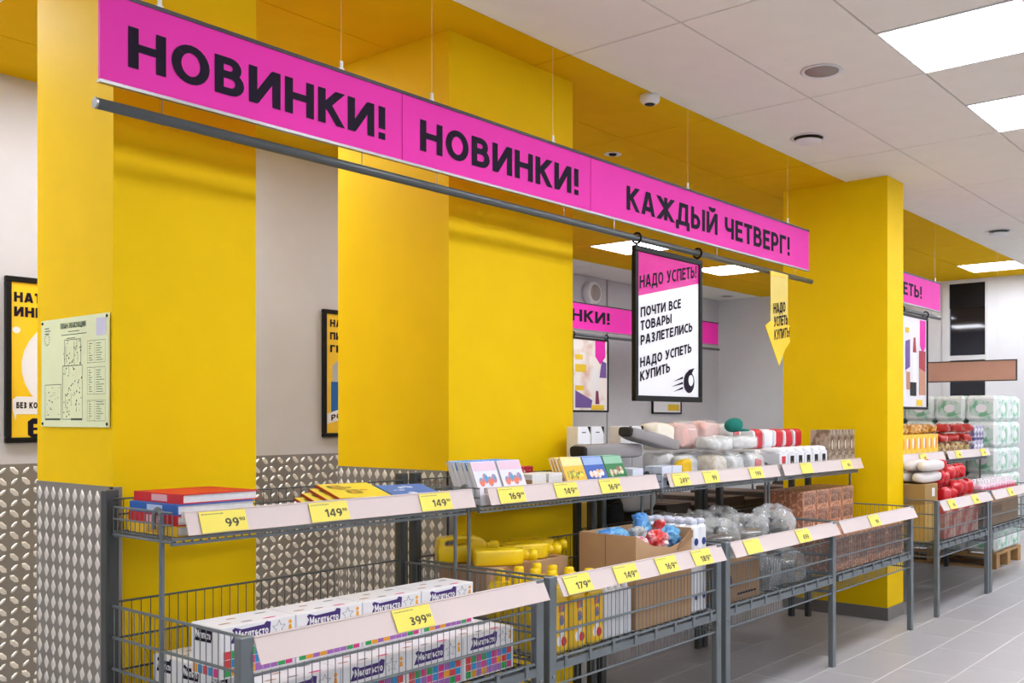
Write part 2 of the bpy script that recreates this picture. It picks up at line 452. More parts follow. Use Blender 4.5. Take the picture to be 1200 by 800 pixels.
obj('corner_strip', MB().box(1.455, 1.465, 3.055, 3.075, 0, 1.157).box(1.455, 1.485, 3.06, 3.075, 0, 1.157).mesh('corner_strip', ALU), colL)
colM = tag(obj('yellow_column', MB().box(2.855, 3.675, 3.06, 3.81, 0, CEIL).mesh('yellow_column', YEL)), 'widest yellow column in the middle behind the books', 'column')
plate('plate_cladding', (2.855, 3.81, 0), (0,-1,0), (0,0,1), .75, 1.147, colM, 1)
obj('corner_strip', MB().box(2.845, 2.855, 3.045, 3.06, 0, 1.147).box(2.845, 2.88, 3.05, 3.06, 0, 1.147).mesh('corner_strip', ALU), colM)
colR = tag(obj('yellow_column', MB().box(6.367, 6.656, 2.531, 3.315, 0, CEIL).mesh('yellow_column', YEL)), 'yellow column at the right standing between the shelving racks', 'column')
obj('plinth', MB().box(6.360, 6.663, 2.524, 3.32, 0, .085).mesh('plinth', BASE), colR)
x = -.6
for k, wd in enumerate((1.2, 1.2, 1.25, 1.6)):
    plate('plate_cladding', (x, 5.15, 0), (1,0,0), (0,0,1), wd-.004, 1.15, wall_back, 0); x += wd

# ---- ceiling fittings
def ring(name, label, cat, loc, prof, m=WHITE, extra=None):
    t = thing(name, label, cat, loc)
    if cat == 'vent': obj('dark_gap', MB().lathe([(.0,-.0015),(.09,-.0015),(.09,0)], n=24).mesh('dark_gap', BLK), t)
    obj('rim', MB().lathe(prof, n=24).mesh('rim', m, True), t)
    if extra: obj(extra[0], MB().lathe(extra[1], n=24).mesh(extra[0], extra[2], True), t)
GR = mat('speaker_grille', (170, 160, 152), .6, bump=.4, bscale=900)
ring('ceiling_speaker', 'round grey ceiling speaker grille beside the large light panel', 'speaker', (4.264, 2.018, CEIL), [(.095,0),(.1,-.004),(.085,-.006),(.08,-.001)], WHITE, ('grille', [(.0,-.0035),(.08,-.0035),(.08,0)], GR))
ring('ceiling_vent', 'round white ceiling air valve above the yellow strip', 'vent', (5.23, 2.56, CEIL), [(.10,0),(.105,-.004),(.088,-.006),(.086,-.001)], WHITE, ('disc', [(.0,-.030),(.068,-.030),(.078,-.020),(.05,-.014)], WHITE))
ring('ceiling_vent', 'round white ceiling air valve far away past the right column', 'vent', (8.84, 2.50, CEIL), [(.11,0),(.115,-.004),(.094,-.006),(.09,-.001)], WHITE, ('disc', [(.0,-.038),(.07,-.038),(.082,-.026),(.05,-.016)], WHITE))
ring('ceiling_speaker', 'small round grille in the far white ceiling strip', 'speaker', (11.35, 6.75, CEIL), [(.095,0),(.1,-.004),(.085,-.006),(.08,-.001)], WHITE, ('grille', [(.0,-.0035),(.08,-.0035),(.08,0)], GR))
ring('smoke_detector', 'white round smoke detector at the edge of the yellow ceiling', 'smoke detector', (4.06, 2.87, CEIL), [(.05,0),(.052,-.02),(.045,-.035),(.03,-.045)], WHITE, ('sensor_slot', [(.0,-.05),(.02,-.05),(.03,-.044)], BLK))
ring('ceiling_sprinkler', 'small round white fitting in the yellow ceiling above the sign', 'sprinkler', (4.812, 3.684, CEIL), [(.05,0),(.055,-.004),(.04,-.007),(.035,-.001)], WHITE, ('socket', [(.0,-.012),(.02,-.012),(.026,-.002)], BLK))
t = thing('wall_speaker', 'round white speaker high on the far grey wall', 'speaker', (8.82, 7.1, 2.82))
obj('body', MB().lathe([(.13,0),(.13,.08),(.1,.1),(.0,.1)], n=24, A=(0,-1,0)).mesh('body', WHITE, True), t)
obj('grille', MB().lathe([(.0,.102),(.09,.102),(.1,.098)], n=24, A=(0,-1,0)).mesh('grille', GR, True), t)

# =================================================================== HANGING SIGNS
SY = 2.84
def sign(name, label, X0, X1, z0, z1, y, joints, texts, wires):
    t = thing(name, label, 'sign', (0, y, 0))
    xs = [X0] + joints + [X1]
    for a, b in zip(xs, xs[1:]):
        obj('panel', MB().box(a+.002, b-.002, -.006, .006, z0+.006, z1-.006).mesh('panel', MAG), t)
    obj('edge_profile', MB().box(X0, X1, -.009, .009, z1-.012, z1).mesh('edge_profile', mat('dark_profile', (58, 52, 58), .4, metal=.4)), t)
    obj('edge_profile', MB().box(X0, X1, -.009, .009, z0, z0+.009).mesh('edge_profile', ALU), t)
    for s, a, b, zb, cap, wt in texts:
        for q in MB().words(s, (0, -.0075, 0), X_, Z_, a, b, zb, cap, wt): obj('lettering', q.mesh('lettering', INK), t)
    for xx in wires:
        w_ = obj('hanging_wire', MB().rod((xx, 0, z1), (xx, 0, CEIL), .0006).mesh('hanging_wire', WIRE), t)
        obj('clip', MB().box(xx-.010, xx+.010, -.004, .004, z1, z1+.008).box(xx-.006, xx+.006, -.003, .003, z1+.008, z1+.032).mesh('clip', WIRE), w_)
    return t
sign('hanging_sign', 'long magenta hanging sign with large black lettering across the front', 1.311, 5.80, 2.323, 2.592, SY, [2.41, 3.533],
     [('НОВИНКИ!', 1.392, 2.333, 2.388, .119, .2), ('НОВИНКИ!', 2.497, 3.446, 2.388, .119, .2), ('КАЖДЫЙ ЧЕТВЕРГ!', 3.812, 5.53, 2.388, .117, .195)],
     [1.489, 2.141, 2.562, 3.273, 4.368, 5.513])
def pole(label, X0, X1, z, y, drops, ztop):
    t = thing('hanging_pole', label, 'pole', (0, y, 0))
    obj('tube', MB().rod((X0,0,z), (X1,0,z), .016, 14, True).mesh('tube', POLE, True), t)
    obj('end_cap', MB().rod((X0-.006,0,z), (X0,0,z), .0165, 14, True).mesh('end_cap', ALU), t)
    obj('end_cap', MB().rod((X1,0,z), (X1+.006,0,z), .0165, 14, True).mesh('end_cap', ALU), t)
    for d in drops: obj('hook_wire', MB().rod((d,0,z-.02), (d,0,ztop), .002).mesh('hook_wire', ALU), t)
pole('grey tube hanging under the long magenta sign', 1.306, 5.837, 2.262, SY, [1.496, 2.23, 2.588, 3.349, 3.723, 4.664, 5.618], 2.323)

def framed(name, label, X0, X1, z0, z1, y, fill, rings=True, zr=None, fw=.02, cat='poster'):
    t = thing(name, label, cat, (0, y, 0))
    obj('backing', MB().box(X0+.004, X1-.004, -.004, .008, z0+.004, z1-.004).mesh('backing', fill), t)
    for b in ((X0, X1, z1-fw, z1), (X0, X1, z0, z0+fw), (X0, X0+fw, z0+fw, z1-fw), (X1-fw, X1, z0+fw, z1-fw)):
        obj('frame_bar', MB().cbox(b[0], b[1], -.014, .012, b[2], b[3], .003).mesh('frame_bar', BLK), t)
    if rings:
        for xx in (X0+.03, X1-.03):
            m = MB(); pts = [(xx, .026*math.cos(a), zr+.026*math.sin(a)) for a in [math.radians(q) for q in range(-90, 271, 30)]]
            m.path(pts, .006, 6).rod((xx, 0, z1), (xx, 0, zr-.02), .006, 6, True)
            obj('ring', m.mesh('ring', BLK), t)
    return t
PW = mat('poster_paper', (244, 244, 246), .18, coat=.5, var=.01)
t = framed('hanging_poster', 'black framed poster hanging from the grey tube in the middle', 3.876, 4.495, 1.456, 2.226, SY, PW, True, 2.262, .028)
x0, x1, zl, zr_ = 3.904, 4.467, 1.976, 2.098
obj('magenta_field', MB().flat([(x0,zl),(x1,zr_),(x1,2.198),(x0,2.198)], (0,-.0052,0), X_, Z_).mesh('magenta_field', mat('magenta_gloss', (224, 30, 150), .15, coat=.6, var=.02)), t)
rise = (zr_-zl)/(x1-x0); Vt = Z_
Ut = Vector((1, 0, rise))
def slant(s, xa, xb, zbase, cap, w=.2):
    for q in MB().words(s, (xa, -.006, zbase), Ut, Z_, 0, xb-xa, 0, cap, w): obj('lettering', q.mesh('lettering', INK), t)
slant('НАДО УСПЕТЬ!', 3.922, 4.447, 2.015, .064, .19)
slant('ПОЧТИ ВСЕ', 3.930, 4.294, 1.872, .049); slant('ТОВАРЫ', 3.930, 4.206, 1.805, .049); slant('РАЗЛЕТЕЛИСЬ', 3.930, 4.405, 1.733, .049)
slant('НАДО УСПЕТЬ', 3.926, 4.395, 1.622, .049); slant('КУПИТЬ', 3.926, 4.19, 1.553, .049)
g = MB()
g.flat(arc(4.372, 1.562, .052, .058, 0, 350, 20), (0,-.006,0), X_, Z_)
for dz in (.028, .0, -.026): g.flat([(4.20+.02*abs(dz)/.03, 1.545+dz-.012), (4.312, 1.557+dz+.006), (4.312, 1.557+dz-.006)], (0,-.006,0), X_, Z_)
g.flat([(4.35,1.61),(4.40,1.612),(4.425,1.64),(4.37,1.628)], (0,-.006,0), X_, Z_)
obj('speeding_ball', g.mesh('speeding_ball', INK), t)
obj('ball_highlight', MB().flat(arc(4.388, 1.572, .024, .030, 0, 350, 14), (0,-.007,0), X_, Z_).flat(arc(4.392,1.572,.008,.01,0,350,10), (0,-.0075,0), X_, Z_).mesh('ball_highlight', WHITE), t)

t = thing('hanging_arrow', 'yellow arrow tag hanging from the right end of the grey tube', 'sign', (0, SY-.02, 0))
obj('strip', MB().box(5.252, 5.475, -.001, .001, 1.94, 2.247).mesh('strip', mat('pale_yellow_film', (240, 214, 96), .3, alpha=.85)), t)
a = MB().prism([(5.183,1.925),(5.36,1.69),(5.44,1.80),(5.50,1.845),(5.50,1.95),(5.252,1.96)], (0,.001,0), X_, Z_, (0,-1,0), .003)
obj('arrow', a.mesh('arrow', mat('arrow_yellow', (250, 208, 30), .35)), t)
def slant2(s, xa, xb, zb, cap):
    obj('lettering', MB().text(s, (xa, -.003, zb), Vector((1,0,-.02)), Z_, 0, xb-xa, 0, cap, .22).mesh('lettering', INK), t)
for s, xa, xb, zb in (('НАДО',5.285,5.44,2.005),('УСПЕТЬ',5.29,5.47,1.925),('КУПИТЬ!',5.295,5.50,1.845)):
    obj('lettering', MB().text(s, (xa, -.003, zb), Vector((1,0,.16)), Z_, 0, xb-xa, 0, .062, .2).mesh('lettering', INK), t)
obj('hanger_loop', MB().box(5.252, 5.475, -.003, .006, 2.236, 2.262).mesh('hanger_loop', mat('arrow_yellow', (250,208,30), .35)), t)

# signs and posters further away
sign('hanging_sign', 'magenta hanging sign seen behind the hanging poster in the back aisle', 5.6, 10.535, 2.285, 2.57, 6.40, [8.9], [('НКИ!', 7.66, 8.30, 2.372, .125, .2)], [6.2, 8.0, 9.6])
pole('grey tube hanging under the back aisle magenta sign', 5.6, 10.55, 2.235, 6.40, [6.4, 8.2, 9.9], 2.285)
sign('hanging_sign', 'short magenta sign showing its end past the right yellow column', 6.80, 8.305, 2.275, 2.525, SY, [], [('ЕТЬ!', 7.45, 7.86, 2.345, .10, .2)], [7.0, 8.2])
pole('pale tube hanging under the short magenta sign on the right', 6.75, 8.30, 2.225, SY, [7.0, 8.1], 2.275)
PROMO = mat('promo_print', (246, 238, 232), .4, rgb2=(214, 160, 140), scale=5, thr=(.5, .75))
t = framed('hanging_poster', 'product poster hanging behind the big yellow column in the back aisle', 7.66, 8.276, 1.434, 2.21, 6.40, PROMO, True, 2.235)
def dab(nm, m, pts, dy=-.006): obj(nm, MB().flat(pts, (0, dy, 0), X_, Z_).mesh(nm, m), t)
VIO = mat('violet_print', (110, 80, 150), .5); YP = mat('yellow_print', (238, 200, 30), .5); PUR = mat('plum_print', (120, 24, 84), .5)
dab('price_arrow', MAG, [(8.05,2.19),(8.22,2.19),(8.22,2.02),(8.135,1.94),(8.05,2.02)])
dab('product_picture', VIO, [(7.72,1.48),(7.98,1.48),(8.0,1.56),(7.72,1.66)]); dab('product_picture', VIO, [(8.12,1.8),(8.24,1.8),(8.24,1.96),(8.16,1.98)])
dab('product_picture', PUR, [(8.05,1.52),(8.12,1.52),(8.10,1.66),(8.06,1.66)]); dab('product_picture', WHITE, [(8.04,1.66),(8.10,1.66),(8.08,1.88),(8.03,1.92),(8.0,1.84)])
dab('price_field', YP, [(7.72,1.98),(7.84,1.98),(7.84,2.03),(7.72,2.03)]); dab('price_field', YP, [(7.72,1.85),(7.9,1.85),(7.9,1.93),(7.72,1.93)]); dab('price_field', YP, [(7.72,1.66),(7.86,1.66),(7.86,1.71),(7.72,1.71)]); dab('price_field', YP, [(7.98,1.46),(8.2,1.46),(8.2,1.51),(7.98,1.51)])
t = framed('hanging_poster', 'product poster hanging past the right yellow column below the short magenta sign', 7.40, 7.994, 1.442, 2.20, SY, mat('promo_pale', (232, 230, 236), .4), True, 2.225)
dab('price_arrow', MAG, [(7.82,2.17),(7.95,2.17),(7.95,1.96),(7.885,1.90),(7.82,1.96)])
dab('product_picture', VIO, [(7.50,1.75),(7.60,1.78),(7.60,2.0),(7.50,1.98)]); dab('product_picture', BLK, [(7.60,1.55),(7.74,1.55),(7.74,1.66),(7.60,1.66)])
dab('product_picture', mat('red_print', (170, 34, 52), .5), [(7.80,1.78),(7.95,1.75),(7.95,1.92),(7.80,1.92)]); dab('product_picture', WHITE, [(7.66,1.66),(7.74,1.66),(7.74,1.9),(7.66,1.9)])
dab('product_picture', mat('tan_print', (196, 140, 110), .5), [(7.80,1.56),(7.95,1.56),(7.95,1.75),(7.80,1.78)]); dab('product_picture', mat('tan_print', (196, 140, 110), .5), [(7.52,1.6),(7.6,1.6),(7.6,1.74),(7.52,1.74)])
dab('product_picture', mat('red_print', (170, 34, 52), .5), [(7.66,1.9),(7.74,1.9),(7.72,2.02),(7.68,2.02)])
dab('price_field', YP, [(7.74,1.47),(7.88,1.47),(7.88,1.52),(7.74,1.52)]); dab('price_field', YP, [(7.5,2.05),(7.58,2.05),(7.58,2.09),(7.5,2.09)])
t = framed('wall_poster', 'small framed notice on the far wall under the hanging poster', 10.072, 10.735, 1.426, 1.95, 7.085, PW, False)
dab('price_field', YP, [(10.42,1.47),(10.68,1.47),(10.68,1.55),(10.42,1.55)])
t = thing('hanging_board', 'blank tan board with dark edge hanging before the far window', 'sign', (9.5, 0, 0))
obj('board', MB().box(-.006, .006, 2.53, 3.46, 1.73, 1.915).mesh('board', mat('tan_board', (206, 156, 134), .5)), t)
db = mat('board_edge', (60, 52, 48), .5)
for b in ((2.522,3.468,1.722,1.732), (2.522,3.468,1.913,1.923), (2.522,2.532,1.732,1.913), (3.458,3.468,1.732,1.913)):
    obj('edge_bar', MB().box(-.009, .009, *b).mesh('edge_bar', db), t)
for yy in (2.7, 3.3): obj('hanging_wire', MB().rod((0,yy,1.92), (0,yy,CEIL), .0012).mesh('hanging_wire', WIRE), t)

# ---- framed posters on the back wall
def wallposter(label, X0, X1):
    t = framed('wall_poster', label, X0, X1, 1.252, 2.052, 5.134, mat('poster_yellow', (252, 206, 20), .35, coat=.3), False, None, .026)
    return t
t = wallposter('black framed yellow poster with a white disc at the left picture edge', 1.936, 2.536)
obj('lettering', MB().text('НАТ', (0,-.006,0), X_, Z_, 1.974, 2.098, 1.93, .048, .24).mesh('lettering', INK), t)
obj('lettering', MB().text('ИНГ', (0,-.006,0), X_, Z_, 1.974, 2.10, 1.86, .048, .24).mesh('lettering', INK), t)
obj('white_disc', MB().flat(arc(2.262, 1.622, .255, .245, 0, 350, 28), (0,-.005,0), X_, Z_).mesh('white_disc', WHITE), t)
obj('white_dot', MB().flat(arc(1.985, 1.795, .018, .016, 0, 340, 12), (0,-.005,0), X_, Z_).mesh('white_dot', WHITE), t)
obj('speech_bubble', MB().flat([(1.985,1.39),(2.42,1.39),(2.44,1.41),(2.44,1.46),(2.42,1.475),(1.985,1.475),(1.968,1.46),(1.968,1.41),(1.98,1.36)], (0,-.0055,0), X_, Z_).mesh('speech_bubble', WHITE), t)
for q in MB().words('БЕЗ КОН', (0,-.0062,0), X_, Z_, 1.984, 2.098, 1.418, .030, .24): obj('lettering', q.mesh('lettering', INK), t)
g = MB(); g.flat([(2.035,1.355),(2.035,1.29),(2.055,1.275),(2.22,1.275),(2.22,1.37),(2.055,1.37)], (0,-.0062,0), X_, Z_); obj('emblem', g.mesh('emblem', INK), t)
g = MB(); [rect(g, 2.06+.045*i, 2.09+.045*i, 1.295+.03*j, 1.312+.03*j, (0,-.007,0), X_, Z_) for i in range(2) for j in range(2)]; obj('emblem_gap', g.mesh('emblem_gap', YP), t)
t = wallposter('black framed yellow poster with a blue can beside the middle column', 3.729, 4.329)
for s, zb in (('НА',1.945),('ПИ',1.865),('ГЕ',1.785)):
    obj('lettering', MB().text(s, (0,-.006,0), X_, Z_, 3.782, 3.866, zb, .046, .22).mesh('lettering', INK), t)
obj('can_picture', MB().flat([(3.80,1.60),(3.80,1.70),(3.85,1.745),(4.15,1.745),(4.2,1.70),(4.2,1.60)], (0,-.005,0), X_, Z_).mesh('can_picture', mat('can_grey', (188, 188, 190), .4)), t)
obj('can_picture', MB().flat([(3.79,1.40),(4.21,1.40),(4.21,1.60),(3.79,1.60)], (0,-.005,0), X_, Z_).mesh('can_picture', mat('can_blue', (16, 100, 178), .4)), t)
obj('white_banner', MB().flat([(3.76,1.335),(4.25,1.46),(4.25,1.54),(3.76,1.40)], (0,-.0055,0), X_, Z_).mesh('white_banner', WHITE), t)
obj('lettering', MB().text('PORT', (3.79,-.0062,1.355), Vector((1,0,.24)), Z_, 0, .16, 0, .036, .2).mesh('lettering', INK), t)

# ---- evacuation plan on the left column
t = thing('evacuation_plan', 'pale green evacuation plan board screwed to the left yellow column', 'sign', (1.4615, 0, 0))
obj('board', MB().box(-.004, .0, 3.09, 3.565, 1.342, 1.70).mesh('board', mat('plan_green', (230, 238, 190), .4)), t)
U_, O_ = Vector((0,-1,0)), Vector((-.0048, 3.565, 1.342))
PI_ = mat('plan_ink', (62, 84, 58), .5)
g = MB(); rnd = random.Random(3)
def ln(x0, y0, x1, y1, th=.0018):
    if abs(x1-x0) > abs(y1-y0): rect(g, x0, x1, y0-th/2, y0+th/2, O_, U_, Z_)
    else: rect(g, x0-th/2, x0+th/2, y0, y1, O_, U_, Z_)
for (a, b, c_, d_) in ((.03,.025,.15,.14),(.16,.025,.30,.20),(.175,.20,.29,.285)):
    ln(a,b,c_,b); ln(a,d_,c_,d_); ln(a,b,a,d_); ln(c_,b,c_,d_)
ln(.03,.025,.14,.025,.006); ln(.22,.025,.30,.025,.006)
for i in range(70):
    x_, y_ = rnd.uniform(.165,.295), rnd.uniform(.03,.28); q = rnd.uniform(.002,.006); rect(g, x_, x_+q, y_, y_+q, O_, U_, Z_)
for i in range(26):
    x_, y_ = rnd.uniform(.035,.145), rnd.uniform(.03,.135); q = rnd.uniform(.001,.004); rect(g, x_, x_+q*2, y_, y_+q, O_, U_, Z_)
for i in range(14):
    x_, y_ = rnd.uniform(.17,.28), rnd.uniform(.04,.26); ln(x_, y_, x_, y_+rnd.uniform(.015,.05), .0014)
for (ya, yb) in ((.02,.085),(.105,.19),(.205,.275)):
    ln(.335,ya,.455,ya,.001); ln(.335,yb,.455,yb,.001); ln(.335,ya,.335,yb,.001); ln(.455,ya,.455,yb,.001); ln(.385,ya,.385,yb,.001)
    y_ = ya+.008
    while y_ < yb-.004:
        ln(.395, y_, .395+rnd.uniform(.02,.055), y_, .0018); ln(.345, y_, .345+rnd.uniform(.004,.03), y_, .0018); y_ += .0075
for y_, a, b in ((.302,.15,.33),(.312,.20,.28),(.290,.19,.25)): ln(a, y_, b, y_, .0022)
for i in range(3): ln(.028, .33-.009*i, .06+.01*(i % 2), .33-.009*i, .003)
for q in arc(.045,.292,.018,.018,0,330,12): rect(g, q[0]-.002, q[0]+.002, q[1]-.002, q[1]+.002, O_, U_, Z_)
obj('plan_drawing', g.mesh('plan_drawing', PI_), t)
for q in MB().words('ПЛАН ЭВАКУАЦИИ', O_, U_, Z_, .145, .325, .323, .018, .2): obj('lettering', q.mesh('lettering', PI_), t)
g = MB(); rect(g, .395, .46, .29, .345, O_, U_, Z_); obj('stamp', g.mesh('stamp', mat('plan_stamp', (206, 204, 226), .5)), t)
for yy in (3.10, 3.555):
    for zz in (1.352, 1.69): obj('screw', MB().lathe([(.005,0),(.005,.002),(.0,.003)], (-.004,yy,zz), 10, (-1,0,0)).mesh('screw', BLK), t)

# =================================================================== WIRE RACKS
RW, RD, RY = 1.18, .755, 2.29                       # width, depth, world y of the front
FZ, UZ = .500, 1.030                                # basket floor and upper shelf floor
def wires_x(m, y, z0, z1, x0, x1, step, r=.0016):
    n = int(round((x1-x0)/step))
    for i in range(n+1):
        xx = x0+(x1-x0)*i/n; m.rod((xx,y,z0), (xx,y,z1), r)
def wires_y(m, x, z0, z1, y0, y1, step, r=.0016):
    n = int(round((y1-y0)/step))
    for i in range(n+1):
        yy = y0+(y1-y0)*i/n; m.rod((x,yy,z0), (x,yy,z1), r)
R = {}
R['front_post'] = MB().cbox(0, .04, 0, .03, 0, .803, .003).mesh('front_post', STEEL)
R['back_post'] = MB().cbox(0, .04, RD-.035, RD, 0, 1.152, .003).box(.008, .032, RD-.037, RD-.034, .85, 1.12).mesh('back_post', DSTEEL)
R['bolt'] = MB().lathe([(.006,0),(.006,.003),(.0,.005)], (.02,0,.445), 8, (0,-1,0)).mesh('bolt', ALU)
R['front_rail'] = MB().box(.04, RW-.04, .002, .028, .462, .492).mesh('front_rail', STEEL)
m = MB()
for i in range(8): xx = .09+i*(RW-.18)/7; m.box(xx-.008, xx+.008, -.003, .03, .470, .508)
R['rail_clip'] = m.mesh('rail_clip', STEEL)
m = MB().rod((.02,.012,.505), (RW-.02,.012,.505), .006, 6).rod((.0,.012,.408), (RW,.012,.408), .0045, 6).rod((.02,.01,.598), (RW-.02,.01,.598), .005, 6).rod((.02,.02,.694), (RW-.02,.02,.694), .004, 6)
wires_x(m, .017, .408, .700, .05, RW-.05, .026)
R['front_mesh'] = m.mesh('front_mesh', STEEL)
m = MB()
for z in (.80, .705, .61, .51): m.rod((.02,.02,z), (.02,RD-.02,z), .0045, 6)
m.rod((.02,.02,.408), (.02,RD-.02,.408), .004, 6)
wires_y(m, .02, .408, .80, .045, RD-.045, .03)
R['side_mesh'] = m.mesh('side_mesh', STEEL)
m = MB()
for z in (.81, .70, .60, .50, .408): m.rod((.02,RD-.03,z), (RW-.02,RD-.03,z), .0035, 6)
wires_x(m, RD-.03, .408, .81, .05, RW-.05, .03)
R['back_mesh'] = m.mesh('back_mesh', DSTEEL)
m = MB()
for i in range(23): xx = .04+i*(RW-.08)/22; m.rod((xx,.02,FZ-.006), (xx,RD-.03,FZ-.006), .003)
for i in range(15): yy = .04+i*(RD-.09)/14; m.rod((.03,yy,FZ-.011), (RW-.03,yy,FZ-.011), .003)
for i in range(7): xx = .09+i*(RW-.2)/6; m.box(xx, xx+.03, .02, RD-.03, FZ-.012, FZ-.008)
R['basket_floor'] = m.mesh('basket_floor', DSTEEL)
# price rails (top edge back, bottom edge towards the aisle)
LT, LB = Vector((0,.008,.796)), Vector((0,-.026,.731))
UT, UB = Vector((0,.366,1.101)), Vector((0,.342,1.038))
def railmesh(a, b, x0, x1):
    v = (a-b); n = Vector((1,0,0)).cross(v).normalized()
    m = MB().prism([(x0,0),(x1,0),(x1,1),(x0,1)], b, (1,0,0), v, n, .004)
    m.prism([(x0,-.03),(x1,-.03),(x1,.0),(x0,.0)], b+n*.004, (1,0,0), v, n, .002)
    m.prism([(x0,.975),(x1,.975),(x1,1.03),(x0,1.03)], b+n*.003, (1,0,0), v, n, .004)
    m.box(x0, x1, a.y+.0, a.y+.012, a.z-.02, a.z+.002)
    return m.mesh('price_rail', RAIL)
R['price_rail'] = railmesh(LT, LB, .042, RW-.002)
R['upper_price_rail'] = railmesh(UT, UB, .05, RW-.002)
# upper shelf basket
U0, U1 = .372, RD-.04
m = MB()
m.box(.02, RW-.02, U0, U0+.012, UZ-.022, UZ-.014).box(.02, RW-.02, U0, U0+.012, UZ-.008, UZ)
for i in range(44): xx = .03+i*(RW-.06)/43; m.rod((xx,U0+.004,UZ-.020), (xx,U0+.004,UZ-.002), .004)
for i in range(44): xx = .03+i*(RW-.06)/43; m.rod((xx,U0,UZ-.004), (xx,U1,UZ-.004), .0022)
for i in range(7): yy = U0+.03+i*(U1-U0-.05)/6; m.rod((.02,yy,UZ-.009), (RW-.02,yy,UZ-.009), .003)
m.box(.02, RW-.02, U1-.012, U1, UZ-.02, UZ)
R['upper_basket_floor'] = m.mesh('upper_basket_floor', STEEL)
m = MB(); hh = 1.102
for z in (hh, 1.066): m.rod((.02,U0,z), (.02,U1,z), .003, 6)
m.rod((.02,U0,UZ-.012), (.02,U1,UZ-.012), .004, 6)
wires_y(m, .02, UZ-.012, hh, U0, U1, .026)
R['upper_side_mesh'] = m.mesh('upper_side_mesh', STEEL)
m = MB()
for z in (1.125, 1.078): m.rod((.02,U1,z), (RW-.02,U1,z), .003, 6)
wires_x(m, U1, UZ-.012, 1.125, .05, RW-.05, .03)
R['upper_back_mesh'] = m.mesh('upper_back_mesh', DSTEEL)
m = MB().rod((.02,.43,.60), (.02,.43,1.08), .0075, 8, True)
m.path([(.02,.43+.0,1.08)] + [(.02,.452-.022*math.cos(a),1.08+.03*math.sin(a)) for a in [math.radians(q) for q in range(0,181,30)]] + [(.02,.474,1.05)], .007, 6)
m.path([(.02,.43,.60),(.02,.44,.575),(.02,.45,.55)], .006, 6)
R['strut'] = m.mesh('strut', STEEL)
STUFF = {'front_mesh','side_mesh','back_mesh','basket_floor','upper_basket_floor','upper_side_mesh','upper_back_mesh','rail_clip'}
RACKX = dict(A=1.412, B=2.622, C=3.842, D=5.022, E=6.665, F=7.872, G=3.76, H=4.96, I=6.72, J=7.92)
def rack(key, label, left=True, back=False):
    t = thing('wire_rack', label, 'rack', (RACKX[key]+RW, 3.86, 0) if back else (RACKX[key], RY, 0), (0,0,math.pi if back else 0), group='two level wire racks along the aisle')
    for k, xs in (('front_post', [0, RW-.04]), ('back_post', [.0, RW-.04]), ('front_rail', [0]), ('rail_clip', [0]), ('front_mesh', [0]), ('side_mesh', [0, RW-.04]), ('back_mesh', [0]),
                  ('basket_floor', [0]), ('price_rail', [0]), ('upper_price_rail', [0]), ('upper_basket_floor', [0]), ('upper_side_mesh', [0, RW-.04]), ('upper_back_mesh', [0]), ('strut', [0, RW-.04])):
        for i, xx in enumerate(xs):
            if not left and xx == 0 and k in ('front_post', 'back_post'): continue
            p = obj(k, R[k], t, (xx, 0, 0))
            if k in STUFF: p['kind'] = 'stuff'
            if k == 'front_post': obj('bolt', R['bolt'], p)
    return t
rack('A', 'grey wire rack nearest the camera holding white printed boxes')
rack('B', 'grey wire rack holding yellow bottles in front of the middle column')
rack('C', 'grey wire rack holding pots wrapped in clear plastic')
rack('D', 'grey wire rack holding copper brown boxes left of the right column', False)
rack('E', 'grey wire rack with a tall carton just past the right yellow column')
rack('F', 'grey wire rack furthest away before the paper roll pallet')

rack('G', 'grey wire rack standing back to back behind the pots', back=True)
rack('H', 'grey wire rack standing back to back behind the copper brown boxes', back=True)
rack('I', 'grey wire rack standing back to back behind the red cartons', back=True)
rack('J', 'grey wire rack standing back to back behind the pink bottles', back=True)
DKC = mat('dark_carton_print', (74, 62, 54), .7, var=.1)
for key in 'GHIJ':
    for i in range(2 if key == 'G' else 4):
        xx = RACKX[key]+(.62 if key == 'G' else .06)+.27*i
        t = thing('dark_carton', 'dark brown carton in the rear rack behind the %s, %s' % (dict(G='pots', H='copper brown boxes', I='red cartons', J='pink bottles')[key], ('first', 'second', 'third', 'fourth')[i]+' from the left'), 'carton', (xx, 3.17, FZ))
        obj('box', MB().cbox(0, .262, 0, .60, 0, .34+.03*(i % 2), .003).mesh('box', DKC), t); obj('tape', MB().box(.11, .15, 0, .60, .34+.03*(i % 2), .3406+.03*(i % 2)).mesh('tape', CARDD), t)
# ---- price tags
def ptag(label, key, up, x0, num='', sup='', faint=False, wd=.146):
    a, b = (UT, UB) if up else (LT, LB)
    v = (a-b); L = v.length; v = v.normalized(); n = Vector((1,0,0)).cross(v).normalized()
    o = Vector((RACKX[key], RY, 0)) + b + n*.0075 + v*(.000)
    t = thing('price_tag', label, 'price tag', (x0, o.y, o.z))
    h = L-.004
    obj('card', MB().prism([(0,0),(wd,0),(wd,h),(0,h)], (0,0,0), X_, v, n, .0012).mesh('card', TAG), t)
    O = n*.0018
    if num:
        wdn = .021*len(num)
        x1 = .088+.021*(len(num)-2) if True else 0
        xs = .118-wdn
        g = MB().text(num, O, X_, v, xs, xs+wdn, .013, .026, .18)
        if sup: g.text(sup, O, X_, v, .121, .140, .028, .011, .18)
        obj('lettering', g.mesh('lettering', mat('tag_ink', (70, 70, 50), .5)), t)
    g = MB(); rnd = random.Random(int(x0*100))
    x_ = .006
    while x_ < .075: q = rnd.uniform(.004,.01); rect(g, x_, x_+q, h-.010, h-.007, O, X_, v); x_ += q+.002
    obj('small_print', g.mesh('small_print', mat('tag_grey', (150, 150, 96), .5)), t)
